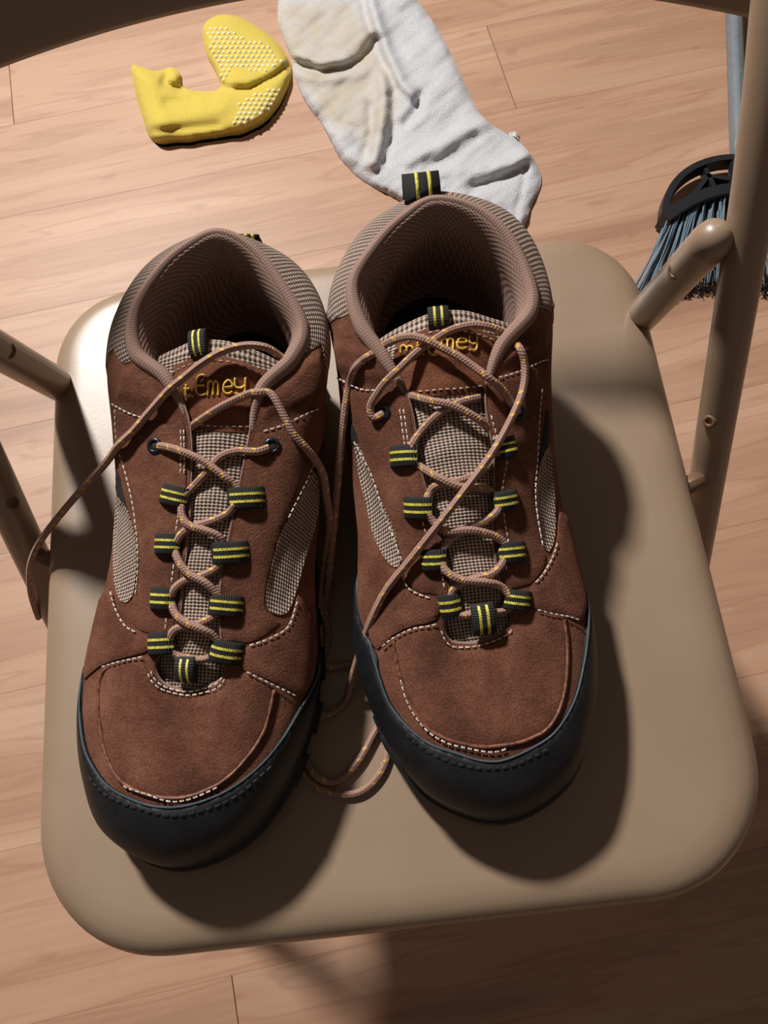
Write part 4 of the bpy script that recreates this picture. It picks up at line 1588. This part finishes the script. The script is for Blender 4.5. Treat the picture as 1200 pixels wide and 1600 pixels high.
R_DATA = dict(
    windows=[[(554, 690), (563, 748), (580, 820), (590, 850), (605, 876), (616, 886), (627, 878), (616, 828), (599, 790), (578, 737), (562, 698)],
             [(857, 697), (843, 726), (836, 773), (841, 812), (846, 847), (857, 862), (866, 838), (866, 790), (864, 745)]],
    corners=[[(545, 655), (548, 690), (560, 700), (556, 675)], [(854, 640), (847, 690), (842, 722), (856, 698), (859, 660)]],
    flaps=[[(518, 512), (538, 497), (549, 492), (570, 513), (590, 535), (604, 570), (612, 600), (590, 606), (560, 603), (530, 590)],
           [(828, 478), (855, 468), (859, 510), (856, 558), (825, 570), (788, 580), (768, 590), (768, 572), (788, 540)]],
    band_left=[(516, 512), (536, 495), (550, 488)], band_right=[(824, 482), (834, 478)],
    tongue_s=0.075, tongue_w=0.036, patch=(0.035, 0.20, -0.70, 0.78),
    toe_line=[(616, 1001), (624, 1047), (639, 1093), (662, 1131), (697, 1154), (739, 1165), (781, 1165), (823, 1156), (854, 1139), (873, 1108), (883, 1066), (885, 1008), (879, 962)],
    toe_panel=[(616, 1001), (624, 1047), (639, 1093), (662, 1131), (697, 1154), (739, 1165), (781, 1165), (823, 1156), (854, 1139), (873, 1108), (883, 1066), (885, 1008), (879, 963),
               (854, 959), (831, 953), (810, 965), (803, 985), (777, 1003), (735, 1013), (703, 1012), (688, 990), (682, 974), (651, 982)],
    eyestay_left=[(688, 930), (660, 926), (640, 912), (636, 890), (630, 880), (619, 828), (602, 790), (581, 737), (564, 694), (553, 655), (546, 612), (560, 609), (590, 612), (618, 612)],
    eyestay_right=[(795, 920), (825, 913), (841, 898), (853, 870), (843, 850), (838, 812), (832, 773), (838, 726), (845, 645), (850, 600), (854, 568), (825, 576), (790, 586)],
    quarters=[[(591, 1014), (616, 991), (651, 976), (681, 968), (688, 950), (686, 936), (659, 930), (637, 917), (630, 893), (612, 890), (592, 858), (578, 880), (574, 930), (578, 990)],
              [(831, 950), (854, 955), (881, 960), (907, 969), (917, 925), (908, 880), (890, 820), (874, 800), (870, 838), (861, 870), (843, 902), (828, 918)]],
    rand=[(582, 1004), (593, 1047), (609, 1093), (632, 1127), (662, 1154), (705, 1173), (751, 1187), (797, 1183), (835, 1165), (866, 1142), (892, 1100), (908, 1039), (915, 978), (921, 924)],
    rand_stitch=[(639, 1146), (674, 1173), (720, 1192), (774, 1198), (820, 1185), (860, 1163)],
    stitch=[(X, [(530, 590), (560, 606), (590, 610)]), (X, [(556, 690), (582, 740), (604, 810), (620, 848), (632, 884)]), (0.002, [(632, 900), (640, 918), (659, 929), (682, 936)]),
            (0.002, [(682, 974), (651, 981), (618, 996), (598, 1012)]), (X, [(626, 640), (632, 680), (640, 725)]), (X, [(632, 640), (638, 680), (646, 725)]), (X, [(662, 815), (672, 850)]), (X, [(690, 890), (696, 922)]),
            (0.0012, [(689, 985), (702, 1008), (735, 1011), (774, 1001), (801, 982)]), (0.002, [(838, 953), (881, 963), (906, 972)]), (0.002, [(866, 850), (859, 872), (843, 900), (828, 915)]),
            (X, [(844, 608), (838, 700), (834, 773), (839, 817), (846, 855)]), (X, [(765, 650), (776, 690)]), (X, [(790, 720), (783, 760), (786, 812), (792, 850), (788, 900)]), (X, [(778, 590), (825, 574), (855, 562)]),
            (0.0016, [(628, 1062), (639, 1098), (664, 1136), (697, 1159), (739, 1170), (790, 1169)])],
    words=[('m', 628, 648, 557, 24), ('t', 652, 661, 556, 24), ('.', 661, 666, 556, 22), ('E', 669, 686, 556, 26), ('m', 689, 708, 549, 28), ('e', 712, 728, 548, 26), ('y', 730, 744, 546, 24)],
    loops=[(633, 713, 50, 34, -1), (788, 700, 42, 32, -13), (655, 793, 50, 34, -1), (788, 782, 46, 31, -8), (679, 874, 44, 33, -4), (798, 863, 48, 33, -5), (702, 944, 42, 36, -10), (807, 937, 44, 31, 7),
           (753, 963, 50, 36, 82)],
    tongue_loop=(685, 497, 34, 33, 86),
    eyelets=[(600, 645), (808, 645)],
    pull=(-0.0125, 0.0065, 0.006, 0.001, 0.0),
    lace_label='tan flecked lace, one end lying across the shoe',
    laces=[
        [(640, 618, 0.000), (655, 622, 0.001), (673, 627, 0.003), (708, 638, 0.004), (743, 656, 0.004), (764, 676, 0.001), (776, 698, 0.000)],
        [(748, 622, 0.000), (730, 626, 0.0), (711, 633, 0.000), (683, 650, 0.000), (658, 676, 0.000), (646, 694, 0.000), (640, 710, 0.000)],
        [(645, 716, 0.000), (660, 730, 0.001), (688, 748, 0.003), (717, 760, 0.003), (748, 762, 0.002), (766, 768, 0.000), (776, 780, 0.000)],
        [(778, 706, 0.000), (768, 720, 0.000), (747, 740, 0.000), (710, 753, 0.000), (684, 758, 0.000), (672, 770, 0.000), (666, 788, 0.000)],
        [(668, 800, 0.000), (682, 818, 0.001), (700, 829, 0.003), (735, 830, 0.003), (765, 836, 0.002), (783, 846, 0.000), (790, 860, 0.0)],
        [(780, 788, 0.000), (773, 802, 0.000), (754, 816, 0.000), (730, 826, 0.000), (707, 841, 0.000), (695, 856, 0.000), (690, 870, 0.000)],
        [(690, 878, 0.000), (700, 893, 0.001), (722, 905, 0.003), (758, 909, 0.003), (780, 916, 0.001), (798, 934, 0.000)],
        [(788, 870, 0.000), (781, 884, 0.000), (766, 897, 0.000), (735, 905, 0.000), (713, 916, 0.000), (706, 928, 0.000), (704, 942, 0.0)],
        [(708, 950, 0.000), (720, 960, 0.000), (752, 957, 0.000), (785, 952, 0.001), (800, 942, 0.0)],
        # the two upper crossings
        [(590, 548, None, .100), (602, 538, None, .107), (622, 529, None, .1115), (645, 526, None, .1135), (668, 532, None, .1145), (692, 544, None, .1135), (715, 556, None, .1125), (740, 573, None, .111), (763, 590, None, .110), (780, 610, 0.003), (795, 630, 0.001), (808, 645, 0.000)],
        [(800, 530, None, .100), (785, 519, None, .1065), (762, 510, None, .110), (735, 508, None, .111), (704, 516, None, .1105), (680, 530, None, .1095), (650, 551, None, .1095), (622, 578, None, .1085), (604, 598, 0.003), (592, 615, 0.003), (582, 634, 0.0025), (586, 652, 0.0015), (600, 646, 0.0)],
        # short end hanging down the inner side
        [(592, 545, None, .098), (580, 556, 0.001), (568, 564, 0.001), (556, 578, 0.0015), (546, 600, None, .092), (540, 632, None, .086), (533, 690, None, .075), (527, 760, None, .06), (521, 830, None, .045), (514, 900, None, .025), (508, 950, None, .008), (512, 1000, None, .0025), (490, 1060, None, .0025), (478, 1120, None, .0025)],
        # long end over the vamp, then curled on the seat
        [(800, 535, None, .101), (809, 546, 0.002), (816, 572, 0.002), (813, 606, 0.0025), (797, 645, 0.005), (764, 703, 0.007), (727, 760, 0.0075), (684, 822, 0.0065), (646, 872, 0.0035), (607, 922, 0.0025), (577, 976, None, .052), (556, 1039, None, .024), (541, 1092, None, .0045), (524, 1110, None, .0025), (492, 1124, None, .0025), (476, 1140, None, .0025), (466, 1168, None, .0025),
         (468, 1198, None, .0025), (485, 1221, None, .0025), (516, 1238, None, .0025), (550, 1241, None, .0025), (576, 1229, None, .0025), (597, 1203, None, .0025), (607, 1175, None, .0025), (613, 1150, None, .0025), (613, 1125, None, .0025), (606, 1114, None, .0025), (597, 1124, None, .0025), (583, 1149, None, .003), (563, 1185, None, .003),
         (542, 1209, None, .003), (520, 1222, None, .0025), (496, 1214, None, .006), (478, 1190, None, .0025), (470, 1165, None, .0025), (462, 1150, None, .0025)],
    ])
shoe_a = build_shoe('A', 'brown suede hiking shoe whose lace end trails over the edge of the seat', L_DATA)
shoe_b = build_shoe('B', 'brown suede hiking shoe with a black heel loop standing up behind its collar', R_DATA)

# ------------------------------------------------------------------ socks on the floor
def cloth(name, outline, height, mat, label, cat, step=5.0, edge=9.0, dirt=None):
    """a soft thing lying on the floor: outline traced as seen, real thickness from height(u, v, distance to edge)"""
    P = [tuple(p) for p in catmull(outline, 4, True)]
    P = [tuple(p) for p in resample(P + [P[0]], 4.0)[:-1]]
    v, f, n = fill_polygon(P, step)
    A = np.array(v)
    d = seg_dist(P, A)
    h = height(A, d)
    top = np.array([at_z(a[0], a[1], max(0.0025, z)) for a, z in zip(A, h)])
    c = top.mean(0)
    o = root(name, (c[0], c[1], 0), label, cat)
    mb = MB()
    mb.add(top, f, [tuple(x / 1000) for x in A])
    cnt = {(a, b) for t3 in f for a, b in zip(t3, t3[1:] + t3[:1])}
    low = top.copy()
    low[:, 2] = 0.0004
    rim = low - 0
    for a, b in list(cnt):
        if (b, a) not in cnt:
            mb.add([top[a], top[b], low[b], low[a]], [(0, 3, 2, 1)])
    k = len(mb.v)
    mb.add(low, [tuple(reversed(t3)) for t3 in f])
    p = [np.array(mb.v[i]) for i in mb.f[0]]
    if np.cross(p[1] - p[0], p[2] - p[0])[2] < 0:
        mb.f = [tuple(reversed(x)) for x in mb.f]
    body = mb.build('sock_body', mat, o)
    if dirt is not None:
        at = body.data.attributes.new('dirt', 'FLOAT', 'POINT')
        val = np.zeros(len(mb.v), dtype=np.float32)
        val[:len(A)] = dirt(A)
        at.data.foreach_set('value', val)
    return o, body, (A, h)


def ridge(A, line, amp, w):
    d = seg_dist(line, A, False)
    return amp * np.exp(-(d / w) ** 2)


def soft(d, r):
    k = np.clip(d / r, 0, 1)
    return np.sqrt(np.maximum(0.0, 1 - (1 - k) ** 2))


def wob(A, seed):
    rs = np.random.RandomState(seed)
    out = np.zeros(len(A))
    for _ in range(9):
        k = rs.uniform(-1, 1, 2) * rs.uniform(0.02, 0.09)
        out += np.sin(A @ k + rs.uniform(0, 6.28)) / 9
    return out


YS = [(206, 102), (222, 105), (244, 111), (266, 105), (281, 114), (286, 136), (318, 143), (345, 137), (337, 112), (322, 82), (317, 45), (332, 27), (361, 23), (396, 38), (431, 64), (451, 93),
      (455, 117), (443, 146), (420, 180), (384, 201), (326, 213), (268, 220), (236, 216), (222, 181), (209, 134)]


def yh(A, d):
    h = 0.005 + 0.018 * soft(d, 24) + 0.004 * wob(A, 3) + 0.0035 * wob(A * 2.2, 6)
    h += ridge(A, [(346, 139), (390, 139), (430, 118), (450, 102)], -0.009, 6) + ridge(A, [(360, 125), (410, 122), (440, 100)], 0.004, 12)
    h += ridge(A, [(262, 112), (256, 130), (282, 140)], -0.010, 6) + ridge(A, [(232, 120), (246, 160), (262, 196)], 0.005, 12)
    h += ridge(A, [(250, 190), (300, 180), (345, 170)], 0.006, 13) + ridge(A, [(262, 160), (300, 158)], -0.005, 8) + ridge(A, [(240, 205), (290, 200), (340, 195)], -0.004, 6)
    h += ridge(A, [(345, 85), (358, 112), (352, 132)], -0.004, 7)
    return h


ys, ysb, (YA, YHH) = cloth('sock', YS, yh, 'yellow_cloth', 'yellow cotton sock with white rubber grip dots, folded on the floor', 'sock')
mb = MB()
zones = [[(321, 52), (333, 38), (352, 40), (385, 60), (420, 70), (441, 95), (432, 106), (400, 118), (372, 104), (352, 124), (342, 128), (333, 108), (322, 84)],
         [(374, 158), (396, 147), (436, 134), (445, 140), (421, 176), (386, 197), (362, 196)]]
for z in zones:
    Z = np.array(z)
    row = 0
    for v in np.arange(Z[:, 1].min(), Z[:, 1].max(), 7.2):
        row += 1
        for u in np.arange(Z[:, 0].min(), Z[:, 0].max(), 8.2):
            uu = u + (4.1 if row % 2 else 0)
            if not inside(z, (uu, v)) or seg_dist(YS, [(uu, v)])[0] < 6:
                continue
            i = np.argmin((YA[:, 0] - uu) ** 2 + (YA[:, 1] - v) ** 2)
            p = at_z(uu, v, max(0.0025, YHH[i]))
            r = 0.0029
            vs = [p + np.array([r * math.cos(a) * k, r * math.sin(a) * k, hh]) for k, hh in ((1.0, -0.002), (0.9, 0.0008), (0.45, 0.0018)) for a in np.arange(6) * math.pi / 3]
            vs.append(p + np.array([0, 0, 0.002]))
            fs = [(b * 6 + k, b * 6 + (k + 1) % 6, b * 6 + 6 + (k + 1) % 6, b * 6 + 6 + k) for b in (0, 1) for k in range(6)] + [(12 + k, 12 + (k + 1) % 6, 18) for k in range(6)]
            mb.add(vs, fs)
mb.build('grip_dots', 'grip', ys, kind='stuff')

WS = [(434, 22), (437, 41), (448, 70), (457, 93), (460, 117), (478, 158), (507, 198), (522, 226), (536, 251), (565, 280), (618, 306), (680, 335), (750, 362), (808, 364), (833, 315), (846, 286), (839, 257),
      (812, 222), (772, 197), (752, 180), (736, 152), (717, 111), (688, 52), (652, 0), (620, -45), (560, -60), (480, -40), (440, -10)]


def wh(A, d):
    h = 0.005 + 0.012 * soft(d, 24) + 0.007 * wob(A, 11) + 0.0065 * wob(A * 2.3, 5) + 0.0035 * wob(A * 4.5, 8)
    h += ridge(A, [(575, -20), (588, 30), (606, 80), (628, 130), (648, 150)], 0.012, 9) + ridge(A, [(563, -20), (574, 30), (592, 86), (618, 140)], -0.007, 7)
    h += ridge(A, [(459, 98), (500, 112), (535, 108), (566, 92), (588, 62)], -0.014, 8) + ridge(A, [(462, 88), (505, 98), (540, 92)], 0.007, 9) + ridge(A, [(480, 118), (530, 122), (570, 112)], 0.005, 10)
    h += ridge(A, [(598, 120), (602, 160), (594, 205), (584, 252)], 0.014, 11) + ridge(A, [(612, 150), (616, 200), (602, 250)], -0.008, 8) + ridge(A, [(578, 165), (582, 205), (572, 240)], -0.007, 8)
    h += ridge(A, [(655, 150), (650, 175), (632, 195)], -0.010, 8) + ridge(A, [(640, 250), (690, 225), (730, 200), (756, 190)], 0.009, 12) + ridge(A, [(670, 262), (710, 245), (745, 215)], -0.007, 9)
    h += ridge(A, [(720, 275), (770, 262), (800, 255), (825, 240)], 0.010, 12) + ridge(A, [(740, 292), (785, 280), (818, 262)], -0.008, 8) + ridge(A, [(690, 282), (740, 270)], -0.005, 9)
    h += ridge(A, [(822, 260), (815, 300), (800, 350)], -0.004, 4) + ridge(A, [(500, 190), (550, 200), (570, 230)], -0.005, 9)
    return h


def wd(A):
    z = [(425, 5), (470, 0), (560, 0), (580, 40), (600, 95), (622, 135), (620, 175), (596, 215), (585, 262), (572, 240), (568, 215), (520, 200), (480, 150), (455, 110)]
    ins = np.array([inside(z, p) for p in A])
    d = seg_dist(z, A)
    return np.clip(0.5 + np.where(ins, d, -d) / 30, 0, 1) * 0.75 + 0.10


cloth('sock', WS, wh, 'white_cloth', 'large white terry sock, soiled beige on one side, on the floor', 'sock', dirt=wd)
# bit of white fluff next to the white sock
mb = MB()
p0 = at_z(803, 212, 0.004)
rs = np.random.RandomState(4)
for k in range(7):
    q = [p0 + rs.uniform(-1, 1, 3) * np.array([0.006, 0.006, 0.0025]) for _ in range(4)]
    for x in q:
        x[2] = max(x[2], 0.0012)
    tube(mb, catmull(q, 3), 0.0011, 5)
o = mb.build('fluff', 'white_lint', None, (p0[0], p0[1], 0))
prop(o, 'small tuft of white fluff on the floor by the white sock', 'fluff')

# ------------------------------------------------------------------ broom lying on the floor
b0 = at_z(1147, 319, 0.0)
b1 = at_z(1136, 50, 0.0)
up = b1 - b0
up[2] = 0
up /= np.linalg.norm(up)
sd = np.array([up[1], -up[0], 0])                 # to the right of the photo
lt = at_z(1036, 346, 0.02)
HWD = -((lt - b0) @ sd)                           # half the width of the head
drop = (lt - b0) @ up
BR = root('broom', (b0[0], b0[1], 0), 'broom with grey handle, black head and grey bristles lying behind the chair', 'broom')


def bp(x, y, z):
    return b0 + sd * x + up * y + np.array([0, 0, z])


mb = MB()
tube(mb, [bp(0, y, 0.022 + 0.02 * (y - 0.04)) for y in np.linspace(0.035, 1.15, 24)], 0.0112, 16)
mb.build('handle', 'broom_metal', BR)
mb = MB()
tube(mb, [bp(0, y, 0.022) for y in (-0.012, 0.0, 0.02, 0.044, 0.05)], [0.0165, 0.0165, 0.0145, 0.0135, 0.0125], 16)
hd = MB()


def bar(mbb, pts, w, z0, z1):
    """flat bar with upright sides along a path in broom coordinates"""
    n = len(pts)
    vs, fs = [], []
    for i, (x, y) in enumerate(pts):
        a, b = np.array(pts[max(i - 1, 0)]), np.array(pts[min(i + 1, n - 1)])
        t = b - a
        t = t / (np.linalg.norm(t) + 1e-9)
        m = np.array([-t[1], t[0]])
        ww = w[i] if isinstance(w, list) else w
        for sg, z in ((-1, z0), (-0.8, z1), (0.8, z1), (1, z0)):
            vs.append(bp(x + m[0] * ww * sg, y + m[1] * ww * sg, z))
    for i in range(n - 1):
        for k in range(4):
            fs.append((i * 4 + k, i * 4 + (k + 1) % 4, i * 4 + 4 + (k + 1) % 4, i * 4 + 4 + k))
    fs += [(0, 1, 2, 3), tuple(reversed([(n - 1) * 4 + k for k in range(4)]))]
    mbb.add(vs, fs)


yb = lambda x: -0.004 + drop * (x / HWD) ** 2
bar(hd, [(x, yb(x)) for x in np.linspace(-HWD, HWD, 25)], 0.0095, 0.004, 0.036)
head = hd.build('head_bar', 'broom_black', BR, smooth=False)
mb.build('socket', 'broom_black', BR)
ar = MB()
arch = [(-HWD * math.cos(a), drop + 0.0 + (0.052 - drop) * math.sin(a) ** 0.9 if a not in (0, math.pi) else drop) for a in np.linspace(0.02, math.pi - 0.02, 30)]
bar(ar, arch, 0.0055, 0.012, 0.03)
ar.build('head_arch', 'broom_black', BR, smooth=False)
for sg in (-1, 1):
    st = MB()
    bar(st, [(sg * HWD * 0.62, yb(HWD * 0.6) + 0.012), (sg * HWD * 0.42, 0.022), (sg * HWD * 0.1, 0.018)], 0.004, 0.013, 0.026)
    bar(st, [(sg * HWD * 0.33, 0.0), (sg * HWD * 0.46, 0.036)], 0.0035, 0.013, 0.026)
    st.build('strut', 'broom_black', BR, smooth=False)
rs = np.random.RandomState(9)
for k in range(17):
    f = -0.94 + 1.88 * k / 16
    tf = MB()
    for j in range(12):
        x0 = f * HWD + rs.uniform(-0.004, 0.004)
        y0 = yb(f * HWD) - 0.006
        L = 0.118 + rs.uniform(-0.012, 0.010)
        x1 = x0 + (0.048 * f + rs.uniform(-0.008, 0.008))
        z0, z1 = rs.uniform(0.010, 0.030), rs.uniform(0.004, 0.024)
        pts = [bp(x0, y0, z0), bp(x0 + (x1 - x0) * 0.45, y0 - L * 0.5, (z0 + z1) / 2 + 0.003), bp(x1, y0 - L, z1)]
        tube(tf, catmull(pts, 3), [0.0013, 0.0013, 0.0012, 0.0012, 0.0011, 0.0010, 0.0008], 5)
    tf.build('bristle_tuft', 'bristle', BR)
ln = MB()
for k in range(420):
    f = rs.uniform(-1.05, 1.05)
    p = bp(f * (HWD + 0.046), drop * f * f - 0.128 + rs.uniform(-0.014, 0.010), 0)
    q = [p + np.array([rs.uniform(-0.007, 0.007), rs.uniform(-0.007, 0.007), 0.0012 + rs.uniform(0, 0.010)]) for _ in range(3)]
    tube(ln, catmull(q, 3), 0.0006, 4, False)
ln.build('lint_fringe', 'lint', BR, kind='stuff', label='dark lint caught in the bristle tips')
